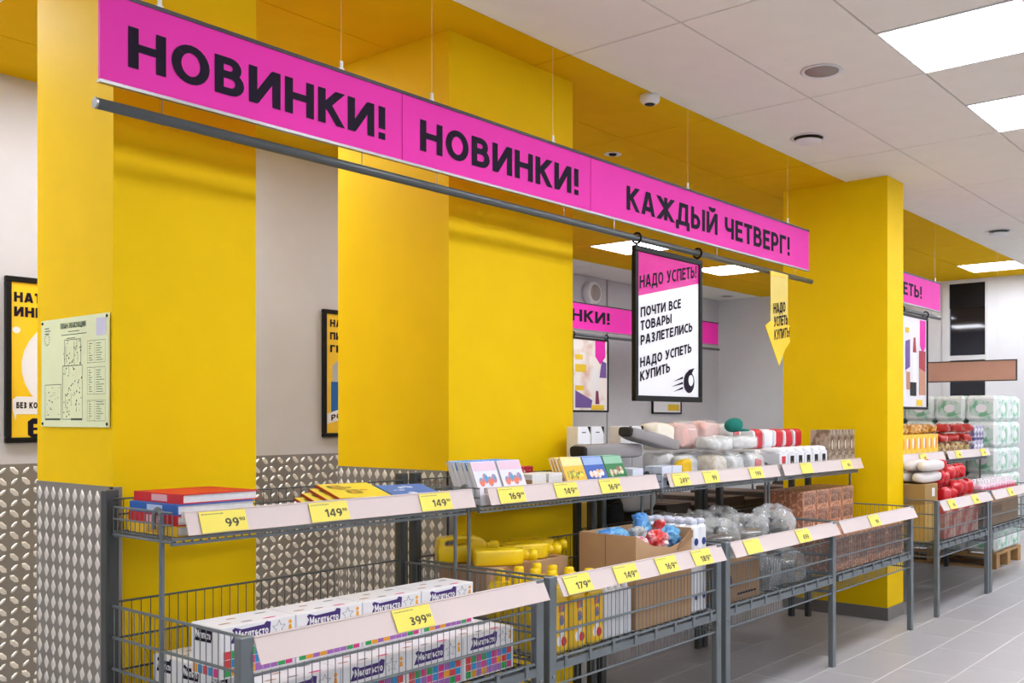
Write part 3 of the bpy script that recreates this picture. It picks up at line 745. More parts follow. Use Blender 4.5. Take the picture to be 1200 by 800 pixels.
for a in (('yellow price tag reading 99 90 below the flat book stack','A',1,1.501,'99','90'), ('yellow price tag reading 149 90 below the yellow magazines','A',1,1.869,'149','90'), ('yellow price tag reading 149 90 below the blue magazines','A',1,2.325,'149','90'),
          ('yellow price tag reading 169 below the leaning white books','B',1,2.721,'169','90'), ('yellow price tag reading 149 below the carton of notepads','B',1,3.053,'149','90'), ('yellow price tag reading 169 below the green puzzle books','B',1,3.355,'169','90'),
          ('pale price tag on the upper shelf below the small white boxes','C',1,3.924,'249','90'), ('yellow price tag reading 99 below the yellow pack','C',1,4.203,'99',''), ('pale price tag on the upper shelf below the clear packs','C',1,4.675,'199',''),
          ('pale price tag below the white boxes with black squares','D',1,5.291,'',''), ('yellow price tag below the brown photo boxes','D',1,5.872,'99',''),
          ('yellow price tag reading 399 90 on the rail before the white boxes','A',0,1.905,'399','90'), ('yellow price tag reading 179 before the yellow bottles','B',0,2.690,'179','90'), ('yellow price tag reading 149 on the rail before the white caps','B',0,2.985,'149','90'),
          ('yellow price tag reading 169 on the rail before the open carton','B',0,3.268,'169','90'), ('yellow price tag reading 189 on the rail before the white bottles','B',0,3.54,'189','90'),
          ('glossy yellow price tag at the left end of the pots rail','C',0,3.99,'',''), ('yellow price tag reading 499 at the right of the pots rail','C',0,4.52,'499',''), ('yellow price tag on the rail before the copper brown boxes','D',0,5.45,'99',''),
          ('yellow price tag at the left of the rail before the red cartons','E',0,6.84,'99',''), ('yellow price tag at the right of the rail before the red cartons','E',0,7.37,'99',''), ('yellow price tag on the far rail before the pink bottles','F',0,8.30,'99',''),
          ('yellow price tag below the yellow drink boxes','E',1,7.28,'99',''), ('yellow price tag below the red sweet bags','F',1,8.10,'99',''), ('yellow price tag at the right end of the far upper shelf','F',1,8.78,'99','')):
    ptag(*a)

ORD = ('first','second','third','fourth','fifth','sixth','seventh','eighth','ninth','tenth','eleventh','twelfth')
# =================================================================== GOODS
def pal(name, rgb, rough=.5, **k): return mat(name, rgb, rough, **k)
RED = pal('red_cover', (206, 30, 38)); BLUE = pal('blue_cover', (38, 96, 176)); YELB = pal('yellow_cover', (240, 196, 40)); GREEN = pal('green_cover', (24, 120, 64))
PAGES = pal('pages', (232, 232, 230), .7, scale=60)
def solid(nm, m, mt, smooth=False): return (nm, m.mesh(nm, mt, smooth), [])

# ---- rack A, basket: white printed boxes in two layers
BW, BD, BH = .240, .150, .1445
PURP = pal('logo_purple', (66, 36, 116)); PINKB = pal('band_pink', (222, 60, 140)); CY = pal('band_cyan', (40, 150, 210)); OR = pal('band_orange', (246, 170, 30)); RD = pal('band_red', (228, 70, 70)); GN = pal('band_green', (50, 170, 90)); LIL = pal('band_lilac', (170, 110, 190))
def megabox():
    body = MB().cbox(-BW/2, BW/2, -BD/2, BD/2, 0, BH, .002)
    O = Vector((-BW/2, -BD/2-.0006, 0))
    def logo(O, U, k, w0):
        lg = MB().flat([(.0*k+w0,.096),(.014*k+w0,.096),(.122*k+w0,.098),(.126*k+w0,.110),(.128*k+w0,.138),(.114*k+w0,.142),(.106*k+w0,.134),(.036*k+w0,.131),(.014*k+w0,.139),(.006*k+w0,.133),(.014*k+w0,.122)], O, U, Z_)
        return lg
    lg = logo(O, X_, 1, .03)
    lt = MB().text('Мегатесто', O+Vector((0,-.0005,0)), X_, Z_, .046, .150, .106, .023, .2, .07)
    U2, O2 = Vector((0,-1,0)), Vector((-BW/2-.0006, BD/2, 0))
    lg2 = logo(O2, U2, .7, .02); lt2 = MB().text('Мегатесто', O2+Vector((-.0005,0,0)), U2, Z_, .031, .104, .106, .022, .2, .07)
    bd = MB(); rnd = random.Random(5)
    cols = 9
    for r_ in range(3):
        for c_ in range(cols):
            bd.m = rnd.randrange(6); x0 = .01+c_*.0245; rect(bd, x0, x0+.0235, .006+r_*.024, .029+r_*.024-.001, O, X_, Z_)
    for c_ in range(5):
        bd.m = rnd.randrange(6); x0 = .01+c_*.027; rect(bd, x0, x0+.024, .006, .03, O2, U2, Z_)
    st = MB()
    star = [((.022 if i % 2 == 0 else .010)*math.sin(math.pi*i/5)+.185, (.022 if i % 2 == 0 else .010)*math.cos(math.pi*i/5)+.116) for i in range(10)]
    for a, b in zip(star, star[1:]+star[:1]):
        st.rod(O+X_*a[0]+Z_*a[1], O+X_*b[0]+Z_*b[1], .0008, 3)
    fg = MB().flat(arc(.222,.128,.006,.006,0,330,8), O, X_, Z_).flat([(.216,.103),(.228,.103),(.226,.120),(.218,.120)], O, X_, Z_)
    tp = MB()
    for (x_, y_, a, c_) in ((-.08,-.03,.02,0),(-.02,-.045,.018,1),(.05,-.05,.022,2),(-.03,.02,.016,0),(.07,.03,.02,1)):
        tp.m = c_; tp.flat(arc(x_, y_, a, .007, 0, 340, 12), (0,0,BH+.0006), X_, Y_)
    C6 = [PINKB, CY, OR, RD, GN, LIL]
    return ('printed_box', [('body', body.mesh('body', WHITE), []), ('logo', lg.mesh('logo', PURP), [('lettering', lt.mesh('lettering', WHITE))]), ('side_logo', lg2.mesh('side_logo', INK), [('lettering', lt2.mesh('lettering', WHITE))]),
            ('colour_band', bd.mesh('colour_band', C6), []), ('star_outline', st.mesh('star_outline', pal('grey_print', (150,150,156))), []), ('yellow_figure', fg.mesh('yellow_figure', OR), []),
            ('top_print', tp.mesh('top_print', [pal('tan_spot', (190,150,130)), pal('grey_spot', (150,146,156)), PINKB]), [])])
MEGA = megabox()
pos = ('nearest the left rack end', 'second from the left end', 'third from the left end', 'nearest the yellow bottles')
for i in range(4): make(MEGA, 'white printed box in the top layer, ' + pos[i], 'box', (1.478+.123+.243*i, 2.50+BD/2, FZ+.145))
row = ('front row', 'second row', 'third row', 'back row')
for j in range(4):
    for i in range(4):
        make(MEGA, 'white printed box in the bottom layer, %s, %s' % (row[j], pos[i]), 'box', (1.478+.05+.123+.243*i*1.0, 2.352+.152*j+BD/2, FZ), group='white boxes in the bottom layer')

# ---- rack A, upper shelf: flat books and magazines
def book(w_, d_, t_, cover, block=WHITE):
    """lies flat, spine towards -x"""
    c = MB().box(0, w_, 0, d_, 0, .003).box(0, w_, 0, d_, t_-.003, t_).box(0, .004, 0, d_, .003, t_-.003)
    p = MB().box(.004, w_-.006, .004, d_-.004, .003, t_-.003)
    sp = MB().box(-.0006, 0, d_*.3, d_*.62, t_*.15, t_*.85)
    return ('book', [('cover', c.mesh('cover', cover), [('spine_title', sp.mesh('spine_title', block))]), ('pages', p.mesh('pages', PAGES), [])])
SPT = pal('spine_title_pale', (226, 170, 176))
make(book(.25, .28, .030, YELB, pal('spine_yellow_dark', (200,150,40))), 'thick book with a yellow cover at the bottom of the flat stack', 'book', (1.458, 2.685, UZ))
make(book(.25, .28, .030, RED, SPT), 'thick red book lying on the yellow one in the flat stack', 'book', (1.458, 2.685, UZ+.0305))
make(book(.25, .275, .030, BLUE, pal('spine_pale_blue', (180,200,230))), 'thick blue book lying third in the flat stack', 'book', (1.460, 2.688, UZ+.061))
make(book(.25, .265, .028, RED, SPT), 'red book lying on top of the flat stack', 'book', (1.482, 2.700, UZ+.0915), (0,0,.03))
def magazine(cover, art, edge, w_=.19, d_=.22):
    b = MB().box(0, w_, 0, d_, 0, .009); c = MB().box(.002, w_, 0, d_, .009, .0098); a = MB()
    rnd = random.Random(len(_m))
    for i in range(7):
        x_, y_ = rnd.uniform(.03,w_-.06), rnd.uniform(.02,d_-.07); a.flat(arc(x_+.015,y_+.02,rnd.uniform(.012,.03),rnd.uniform(.01,.028),0,330,9), (0,0,.0102+.0002*i), X_, Y_)
    return ('magazine', [('pages', b.mesh('pages', edge), []), ('cover', c.mesh('cover', cover), [('cover_picture', a.mesh('cover_picture', art))])])
MY = magazine(pal('mag_yellow', (236, 214, 60)), pal('mag_yellow_art', (214, 160, 40), rgb2=(86,116,40), scale=60), pal('mag_red', (160, 24, 30)))
MBl = magazine(pal('mag_blue', (70, 120, 196)), pal('mag_blue_art', (214, 224, 240), rgb2=(90,140,210), scale=50), BLUE)
nth = ('lowest', 'second lowest', 'second highest', 'topmost')
for i in range(4): make(MY, 'yellow covered magazine with red edges, %s of the tilted pile' % nth[i], 'magazine', (1.965+.03*i, 2.735, UZ+.020+.0135*i), (math.radians(9), 0, math.radians(-15)))
for i in range(3): make(MBl, 'blue covered magazine beside the yellow ones, %s of its pile' % ('lowest', 'middle', 'topmost')[i], 'magazine', (2.275+.02*i, 2.735, UZ+.016+.0135*i), (math.radians(9), 0, math.radians(-15)))

# ---- rack B, upper shelf: leaning books in rows
def leaner(cover, strip, art, w_=.132, h_=.178, t_=.012):
    """stands upright facing -y with its foot at the origin, spine towards -x"""
    p = MB().box(.002, w_, .002, t_-.002, 0, h_); c = MB().box(0, w_, 0, .002, 0, h_).box(0, w_, t_-.002, t_, 0, h_)
    s_ = MB(); rect(s_, .002, w_-.002, h_*.78, h_-.002, (0,-.0006,0), X_, Z_)
    a = MB(); rnd = random.Random(int(w_*1e4)+len(_m))
    for i in range(4): a.flat(arc(w_*(.24+.18*i), h_*rnd.uniform(.5,.62), w_*.11, h_*rnd.uniform(.08,.13), 0, 330, 10), (0,-.0007-.0002*i,0), X_, Z_)
    top = MB().box(.0, w_, .0, t_, h_, h_+.0012)
    return ('book', [('pages', p.mesh('pages', PAGES), []), ('cover', c.mesh('cover', cover), [('title_strip', s_.mesh('title_strip', strip)), ('cover_picture', a.mesh('cover_picture', art))]), ('top_edge', top.mesh('top_edge', strip), [])])
LB_ = leaner(pal('cover_white', (226, 226, 236)), pal('strip_blue', (86, 150, 206)), pal('art_blue', (60, 150, 200), rgb2=(226,120,90), scale=30))
LP_ = leaner(pal('cover_white', (226, 226, 236)), pal('strip_pale_pink', (226, 196, 214)), pal('art_blue', (60, 150, 200), rgb2=(226,120,90), scale=30))
lean = math.radians(-24)
for c_ in range(2):
    for i in range(8):
        nm = 'nearest the rail' if i == 0 else 'furthest back' if i == 7 else ORD[i]+' from the rail'
        make(LP_ if (i == 0) else LB_, 'thin white and blue book leaning in the %s pile, %s' % (('left', 'right')[c_], nm), 'book', (2.672+.145*c_+(.006 if i % 3 == 1 else 0), 2.672+.0185*i, UZ+.0065), (lean, 0, 0), 'leaning white and blue books')
# carton of notepads
def carton(w_, d_, h_, m, wall=.005, front=None, flaps=False, name='carton'):
    b = MB().box(0, w_, 0, d_, 0, .004).box(0, wall, 0, d_, .004, h_).box(w_-wall, w_, 0, d_, .004, h_).box(wall, w_-wall, d_-wall, d_, .004, h_).box(wall, w_-wall, 0, wall, .004, front or h_)
    return b
t = thing('open_carton', 'open brown carton of white notepads on the upper shelf', 'carton', (2.985, 2.705, UZ))
obj('tray', carton(.215, .225, .085, CARD, front=.07).mesh('tray', CARD), t)
obj('divider', MB().box(.105, .108, .01, .215, .004, .08).mesh('divider', CARD), t)
NP = ('notepad', [('pad', MB().box(0, .09, 0, .11, 0, .015).mesh('pad', PAGES), []), ('binding', MB().box(0, .09, .11, .113, 0, .0155).mesh('binding', pal('pad_binding', (190,186,180))), [])])
for c_ in range(2):
    for i in range(4): make(NP, 'white notepad in the carton, %s pile, %s' % (('left', 'right')[c_], nth[i]), 'notepad', (2.998+.104*c_, 2.715, UZ+.045+.0158*i), (0,0,.01*(i-1)))
for i in range(3):
    make(('book', [('cover', MB().cbox(0, .27, 0, .012, 0, .125, .002).mesh('cover', pal('red_dotted', (186, 26, 40), rgb2=(236, 210, 210), scale=40, thr=(.55,.6))), []), ('pages', MB().box(.004, .266, .0122, .018, .002, .122).mesh('pages', PAGES), [])]),
         'red dotted book standing behind the notepads, %s' % ('front', 'middle', 'rear')[i], 'book', (2.98+.01*i, 2.936+.019*i, UZ+.001))
def puzzle(nm, c, art): return leaner(pal(nm, c), pal(nm+'_strip', tuple(min(255, int(v*.5+130)) for v in c)), art, .140, .176, .012)
PZ = (('yellow and red', puzzle('puzzle_yellow', (232, 186, 40), pal('pz_art1', (90,110,40), rgb2=(240,220,60), scale=40)), 3.205), ('blue', puzzle('puzzle_blue', (30, 84, 176), pal('pz_art2', (226,170,120), rgb2=(230,236,240), scale=40)), 3.352), ('green', puzzle('puzzle_green', (16, 120, 56), pal('pz_art3', (150,90,80), rgb2=(220,232,190), scale=40)), 3.500))
for cn, pr, xx in PZ:
    for i in range(4):
        nm = 'nearest the rail' if i == 0 else 'furthest back' if i == 3 else ORD[i]+' from the rail'
        make(pr, '%s puzzle book leaning on the upper shelf, %s' % (cn, nm), 'book', (xx, 2.672+.0185*i, UZ+.0065), (lean, 0, 0), 'leaning puzzle books')

# ---- small white boxes, tall white packs, grey sleeves (racks B and C, upper shelf)
def smallbox(w_, d_, h_, m=WHITE, art=None, nm='small_box'):
    b = MB().cbox(0, w_, 0, d_, 0, h_, .002); g = MB(); O = (0, -.0006, 0)
    for k in range(3): rect(g, w_*.15, w_*(.8-.12*k), h_*(.62-.09*k), h_*(.67-.09*k), O, X_, Z_)
    g2 = MB().flat(arc(w_*.62, h_*.25, w_*.16, h_*.14, 0, 330, 9), O, X_, Z_)
    return (nm, [('body', b.mesh('body', m), []), ('printed_lines', g.mesh('printed_lines', pal('print_navy', (90,96,120))), []), ('printed_picture', g2.mesh('printed_picture', art or INK), [])])
SB = smallbox(.085, .05, .105, pal('pale_blue_card', (214, 222, 236)))
for i, xx in enumerate((3.655, 3.895, 3.985)): make(SB, ('pale small box at the right end of the puzzle books', 'pale small box at the left end of the soft goods shelf', 'pale small box touching the yellow pack')[i], 'box', (xx, 2.680, UZ))
for i in range(3): make(SB, 'pale small box in the second row behind the shelf end, %s' % ('left', 'middle', 'right')[i], 'box', ((3.685, 3.90, 3.99)[i], 2.737, UZ))
TB = ('tall_box', [('body', MB().cbox(0, .095, 0, .07, 0, .30, .002).mesh('body', WHITE), []), ('black_corner', MB().flat([(.072,.3),(.095,.3),(.095,.262)], (0,-.0006,0), X_, Z_).mesh('black_corner', BLK), []),
      ('printed_lines', MB().flat([(.03,.27),(.06,.27),(.06,.275),(.03,.275)], (0,-.0006,0), X_, Z_).mesh('printed_lines', pal('print_navy', (90,96,120))), [])])
for i, xx in enumerate((3.55, 3.655, 3.885, 3.985)): make(TB, 'tall white box with a black corner, %s of the four' % ('first from the left', 'second from the left', 'third from the left', 'rightmost')[i], 'box', (xx, 2.925, UZ))
CREAM_ = pal('cream_cloth', (236, 230, 214), .9)
GSL = pal('grey_felt', (150, 146, 146), .85, bump=.2, bscale=300); DK = pal('dark_lining', (38, 34, 34), .8)
def sleeve(L_, W_, T_):
    b = MB().blob((0,0,0), (L_/2, W_/2, T_/2), .35, 3, .006, 9)
    o_ = MB().blob((-L_/2+.012,0,0), (.02, W_*.40, T_*.40), .5, 2, .004, 9)
    return ('felt_sleeve', [('body', b.mesh('body', GSL, True), []), ('opening', o_.mesh('opening', DK, True), [])])
SL = sleeve(.44, .12, .07)
SS = sleeve(.25, .12, .066)
for i in range(3): make(SL if i == 2 else SS, 'grey felt sleeve lying behind the puzzle books, %s' % ('topmost with a dark opening', 'middle one', 'lowest one')[2-i], 'bag', (3.70 if i == 2 else 3.635, 2.862, UZ+.038+.073*i), (0, 0, -.03), 'grey felt sleeves')
make(sleeve(.40, .10, .06), 'grey felt sleeve with a dark edge tilted over the shelf joint', 'bag', (3.965, 2.80, UZ+.238), (0, math.radians(11), -.06))
# black and pale bundles standing behind rack B
t = thing('black_bag', 'black bag standing in the rear rack below the grey sleeves', 'bag', (4.20, 3.30, FZ)); obj('body', MB().blob((0,0,.23), (.07,.12,.23), .4, 5, .012, 6).mesh('body', BLK, True), t); obj('drawstring', MB().path([(-.06,-.1,.40),(0,-.13,.42),(.06,-.1,.40)], .006).mesh('drawstring', DK), t)
t = thing('pale_sack', 'pale grey sack leaning on the dark carton beside the black bag', 'sack', (4.47, 3.33, FZ+.345)); obj('body', MB().blob((0,0,.07), (.17,.13,.07), .5, 8, .02, 7).mesh('body', pal('pale_sack', (216, 214, 212), .7), True), t); obj('seam', MB().path([(-.15,-.1,.1),(0,-.13,.11),(.15,-.1,.1)], .004).mesh('seam', GSL), t)
t = thing('yellow_cushion', 'yellow and cream cushion pack just right of the big column', 'cushion', (3.965, 3.32, FZ)); obj('body', MB().blob((0,0,.22), (.12,.12,.22), .4, 4, .010, 6).mesh('body', pal('cushion_yellow', (232, 196, 70), .8), True), t); obj('cream_end', MB().blob((.085,-.01,.22), (.04,.115,.21), .4, 4, .01, 6).mesh('cream_end', CREAM_, True), t)

# ---- soft goods on rack C, upper shelf
def pack(nm, r, m, e=.45, seed=1, amp=.012, lab=None, wrap=True, fr=12):
    parts = [('body', MB().blob((0,0,r[2]+.001), (r[0]*.97, r[1]*.97, r[2]*.97), e, seed, amp, fr, 30, 16, ridge=.016).mesh('body', m, True), [])]
    if lab: parts.append(('label_patch', MB().blob((r[0]*.1, -r[1]*.80, r[2]*1.0), (r[0]*.45, r[1]*.24, r[2]*.62), .3, seed, amp*.4, fr).mesh('label_patch', lab, True), []))
    if wrap: parts.append(('plastic_wrap', MB().blob((0,0,r[2]*1.05+.001), (r[0]*1.03, r[1]*1.03, r[2]*1.05), e*1.1, seed+9, amp*.9, 20, 34, 18, ridge=.014).mesh('plastic_wrap', PLASTIC), []))
    return (nm, parts)
PINK = pal('pink_terry', (232, 186, 176), .9, bump=.3, bscale=250); CREAM = pal('cream_cloth', (236, 230, 214), .9, bump=.2, bscale=200); WCL = pal('white_cloth', (226, 224, 222), .9, bump=.2, bscale=200)
GLB = pal('grey_blue_cloth', (170, 182, 190), .9); TEAL = pal('teal_cloth', (14, 124, 110), .8, bump=.2); REDC = pal('red_label', (204, 32, 48), .5); BEI = pal('beige_cloth', (190, 176, 150), .8, rgb2=(214,208,200), scale=18)
def put(nm, label, cat, m, loc, r, rot=0, **k): make(pack(nm, r, m, **k), label, cat, loc, (0,0,rot))
z1 = UZ
put('towel_pack', 'white towel pack in the lower row at the back, left', 'towel', WCL, (4.21,2.925,z1), (.12,.052,.075), seed=2)
put('towel_pack', 'grey blue towel pack in the lower row at the back, middle', 'towel', GLB, (4.50,2.925,z1), (.12,.052,.075), seed=3)
put('towel_pack', 'white towel pack in the lower row at the back, right', 'towel', WCL, (4.79,2.925,z1), (.12,.052,.075), seed=4)
z2 = z1+.172
put('towel_pack', 'cream towel pack at the left of the top row', 'towel', CREAM, (4.195,2.925,z2), (.095,.07,.07), seed=5, wrap=False)
put('towel_pack', 'pink towel pack in the top row behind the hanging poster', 'towel', PINK, (4.415,2.925,z2), (.10,.07,.07), seed=6)
put('towel_pack', 'pale pink towel pack next to the teal cap', 'towel', PINK, (4.65,2.925,z2), (.10,.07,.072), seed=7)
t = thing('teal_cap', 'teal cap lying on the towels of the upper shelf', 'cap', (4.76,2.79,z1+.262)); obj('crown', MB().blob((0,0,.04), (.055,.05,.04), .9, 3, .008, 10).mesh('crown', TEAL, True), t); obj('brim', MB().blob((.04,-.03,.012), (.05,.04,.008), .8, 3, .0, 10).mesh('brim', TEAL, True), t)
put('textile_pack', 'white textile pack with a red label right of the teal cap', 'textile', WCL, (4.90,2.92,z2), (.075,.065,.062), seed=8, lab=REDC)
# front row
YJ = pal('yellow_pack', (236, 190, 20), .5); NAV = pal('navy_pack', (40, 70, 150), .6); CLR = pal('clear_pack_grey', (190, 192, 190), .4, rgb2=(226,226,224), scale=14)
put('pouch', 'yellow pouch standing beside the pale small boxes', 'pouch', YJ, (4.125,2.715,z1), (.035,.03,.065), e=.4, seed=2, wrap=False)
put('pouch', 'navy blue pack lying at the rail beside the yellow pouch', 'pouch', NAV, (4.25,2.705,z1), (.07,.025,.022), seed=3, wrap=False)
put('textile_pack', 'clear wrapped grey textile pack behind the navy pack', 'textile', CLR, (4.27,2.80,z1), (.085,.045,.07), seed=4)
put('textile_pack', 'clear wrapped beige textile pack at the front of the shelf', 'textile', BEI, (4.46,2.755,z1), (.08,.065,.07), seed=5)
put('textile_pack', 'clear wrapped white textile pack at the front of the shelf', 'textile', CLR, (4.65,2.755,z1), (.08,.065,.068), seed=6)
put('textile_pack', 'clear wrapped pack with a red label at the right end of the shelf', 'textile', CLR, (4.86,2.755,z1), (.095,.065,.07), seed=7, lab=REDC)
put('textile_pack', 'clear wrapped pale pack lying on the beige pack', 'textile', CLR, (4.52,2.765,z1+.168), (.12,.065,.035), seed=9)
put('textile_pack', 'clear wrapped white pack lying on the red label pack', 'textile', WCL, (4.78,2.765,z1+.168), (.12,.065,.035), seed=10)

# ---- rack D, upper shelf
WB = pal('white_sachet', (232, 234, 238), .4)
def sachet(lab):
    b = MB().cbox(0, .095, 0, .14, 0, .14, .006); top = MB().blob((.0475,.07,.145), (.05,.07,.02), .6, 4, .010, 22)
    g = MB(); rect(g, .020, .068, .045, .118, (0,-.0006,0), X_, Z_); s_ = MB(); rect(s_, .032, .055, .06, .085, (0,-.001,0), X_, Z_)
    return ('coffee_pack', [('body', b.mesh('body', WB), []), ('folded_top', top.mesh('folded_top', WB, True), []), ('front_window', g.mesh('front_window', lab), [('window_print', s_.mesh('window_print', pal('window_tan', (120,110,90))))])])
SK, SR = sachet(BLK), sachet(REDC)
for i in range(6): make(SR if i == 0 else SK, 'white pack with a red square at the left end of its row' if i == 0 else 'white pack with a black square, %s' % ('next to the red square one', 'second in the row', 'third in the row', 'fourth in the row', 'beside the brown photo boxes')[i-1], 'pack', (5.100+.108*i, 2.675, UZ), group='white packs with squares')
t = thing('shelf_carton', 'pale carton under the red packs at the back of the shelf', 'carton', (5.09, 2.835, UZ)); obj('box', MB().cbox(0, .66, 0, .15, 0, .155, .002).mesh('box', WHITE), t); obj('tape', MB().box(0, .66, .06, .09, .155, .1556).mesh('tape', CARD), t)
for i in range(5):
    t = thing('red_pack', 'red and white soft pack on top of the row, %s' % ('leftmost', 'second from the left', 'middle', 'second from the right', 'rightmost')[i], 'pack', (5.155+.130*i, 2.905, UZ+.157), group='red and white soft packs')
    obj('body', MB().blob((0,0,.058), (.060,.062,.058), .42, i, .006, 14).mesh('body', REDC if i != 1 else WB, True), t); obj('white_end', MB().blob((-.05,-.002,.058), (.012,.058,.052), .4, i, .004, 14).mesh('white_end', WB, True), t)
PHB = pal('photo_card', (176, 158, 138), .5, rgb2=(120, 98, 78), scale=22)
def photobox(h_):
    b = MB().cbox(0, .098, 0, .13, 0, h_, .002); g = MB().flat(arc(.049, h_*.45, .026, h_*.3, 0, 330, 14), (0,-.0006,0), X_, Z_); g2 = MB().flat(arc(.049, h_*.42, .014, h_*.2, 0, 330, 10), (0,-.001,0), X_, Z_)
    return ('photo_box', [('body', b.mesh('body', PHB), []), ('printed_jar', g.mesh('printed_jar', pal('jar_brown', (96,58,34))), [('jar_label', g2.mesh('jar_label', pal('jar_pale', (206,196,176))))])])
P1, P2 = photobox(.10), photobox(.165)
for i in range(4):
    q = ('leftmost', 'second from the left', 'second from the right', 'rightmost')[i]
    make(P1, 'brown photo printed box in the lower layer, ' + q, 'box', (5.765+.1*i, 2.675, UZ), group='brown photo boxes'); make(P2, 'brown photo printed box in the upper layer, ' + q, 'box', (5.765+.1*i, 2.678, UZ+.1005), group='brown photo boxes')

# ---- rack B, basket: yellow bottles, canisters, open carton, white bottles
YBOT = pal('yellow_bottle', (244, 208, 20), .3, coat=.3); YCAP = pal('yellow_cap', (250, 216, 10), .35)
def ybottle():
    b = MB().cbox(-.046, .046, -.038, .038, 0, .205, .012).prism([(-.046,0),(.046,0),(.022,.04),(-.022,.04)], (0,.03,.203), X_, Z_, (0,-1,0), .06)
    c = MB().lathe([(.017,.24),(.019,.243),(.019,.282),(.016,.287),(.0,.287)], n=12)
    l = MB(); rect(l, -.034, .034, .02, .19, (0,-.0386,0), X_, Z_)
    a = MB(); O = (0,-.039,0)
    for k, (x_, y_, r1, r2) in enumerate(((-.012,.05,.014,.02),(.012,.045,.016,.018),(.0,.075,.014,.012))): a.m = k % 2; a.flat(arc(x_, y_, r1, r2, 0, 330, 10), Vector(O)+Vector((0,-.0003*k,0)), X_, Z_)
    tt = MB().flat([(-.018,.155),(.018,.155),(.018,.185),(-.018,.185)], O, X_, Z_).flat(arc(0,.125,.014,.02,0,330,10), O, X_, Z_)
    return ('yellow_bottle', [('body', b.mesh('body', YBOT), []), ('cap', c.mesh('cap', YCAP, True), []), ('front_label', l.mesh('front_label', pal('label_yellow', (250,200,10))), [('label_picture', a.mesh('label_picture', [WHITE, RED])), ('label_title', tt.mesh('label_title', pal('label_orange', (226,120,40), rgb2=(90,120,160), scale=30)))])])
YB = ybottle()
for j in range(4):
    for i in range(3):
        make(YB, 'yellow bottle in the basket, %s, %s' % (row[j], ('left', 'middle', 'right')[i]), 'bottle', (2.722+.105*i+(.02 if j == 0 else 0), 2.375+.085*j, FZ), group='standing yellow bottles')
WSQ = ('white_bottle', [('body', MB().cbox(-.022, .022, -.022, .022, 0, .185, .006).mesh('body', WB), []), ('nozzle', MB().lathe([(.014,.185),(.012,.2),(.006,.225),(.0,.232)], n=10).mesh('nozzle', WHITE, True), [])])
for j in range(3):
    for i in range(4): make(WSQ, 'small white bottle with a pointed nozzle, %s, %s' % (row[j], ('first from the yellow bottles', 'second from them', 'third from them', 'next to the carton')[i]), 'bottle', (3.035+.047*i, 2.372+.05*j, FZ), group='small white nozzle bottles')
# cartons carrying the lying canisters
t = thing('closed_carton', 'closed brown carton under the lying yellow canisters', 'carton', (2.70, 2.68, FZ)); obj('box', MB().cbox(0, .49, 0, .27, 0, .285, .003).mesh('box', CARD), t); obj('tape', MB().box(0, .49, .12, .16, .285, .2856).mesh('tape', pal('tape_tan', (196,166,126), .3)), t)
def canister():
    # flat jug lying on its side: outline in x (length) and y (width), thickness along z, with a handle hole
    m = MB(); T = .062
    outer = [(-.118,-.048),(-.122,0),(-.114,.048),(-.04,.055),(.025,.055),(.066,.040),(.082,.02),(.082,-.02),(.066,-.040),(.025,-.055),(-.04,-.055)]
    hole = [(-.092,.014),(-.092,.032),(-.05,.037),(.0,.037),(.016,.029),(.0,.018),(-.05,.014)]
    bm = bmesh.new()
    def loop(pts, z): return [bm.verts.new((x, y, z)) for x, y in pts]
    o0, h0, o1, h1 = loop(outer, 0), loop(hole, 0), loop(outer, T), loop(hole, T)
    for o_, h_ in ((o0, h0), (o1, h1)):
        ed = [bm.edges.new((a[i], a[(i+1) % len(a)])) for a in (o_, h_) for i in range(len(a))]
        bmesh.ops.triangle_fill(bm, edges=ed, use_beauty=True)
    for a, b in ((o0, o1), (h0, h1)):
        for i in range(len(a)): bm.faces.new((a[i], a[(i+1) % len(a)], b[(i+1) % len(b)], b[i]))
    bmesh.ops.recalc_face_normals(bm, faces=bm.faces)
    eds = [e for e in bm.edges if e.calc_face_angle(0) > .9]
    bmesh.ops.bevel(bm, geom=eds, offset=.008, segments=2, affect='EDGES', profile=.6)
    me = bpy.data.meshes.new('body'); bm.to_mesh(me); bm.free(); me.materials.append(YBOT)
    me.polygons.foreach_set('use_smooth', [True]*len(me.polygons))
    neck = MB().lathe([(.02,0),(.02,.03),(.016,.035),(.0,.035)], (.078,0,T/2), 12, (1,0,0)).mesh('neck', YBOT, True)
    cap = MB().lathe([(.024,0),(.024,.03),(.021,.034),(.0,.034)], (.104,0,T/2), 12, (1,0,0)).mesh('cap', YCAP, True)
    return ('yellow_canister', [('body', me, []), ('neck', neck, []), ('cap', cap, [])])
CN = canister()
zc = FZ+.2865
D = math.radians
for lb, loc, rz, rx in (('standing on edge with its handle hole showing', (2.80, 2.915, zc+.056), -28, 90), ('lying second from the left behind the standing bottles', (2.835, 2.725, zc), -36, 0),
                    ('lying third from the left with its cap forward', (3.03, 2.765, zc), -36, 0), ('lying rightmost with its cap forward', (3.15, 2.835, zc), -36, 0)):
    make(CN, 'yellow canister ' + lb, 'canister', loc, (D(rx), 0, D(rz)))
t = thing('open_carton', 'open brown carton filled with blue and red bags', 'carton', (3.228, 2.352, FZ))
b = MB().box(0, .42, 0, .30, 0, .004).box(0, .005, 0, .30, .004, .385).box(.415, .42, 0, .30, .004, .385).box(.005, .415, .295, .30, .004, .385)
obj('box', b.mesh('box', CARD), t)
obj('front_panel', MB().prism([(.005,.004),(.415,.004),(.415,.375),(.34,.33),(.26,.315),(.12,.335),(.005,.385)], (0,.005,0), X_, Z_, (0,-1,0), .005).mesh('front_panel', CARD), t)
obj('flap', MB().prism([(.30,.30),(.415,.345),(.415,.375),(.33,.335)], (0,.001,0), X_, Z_, (0,-1,0), .012).mesh('flap', CARDD), t)
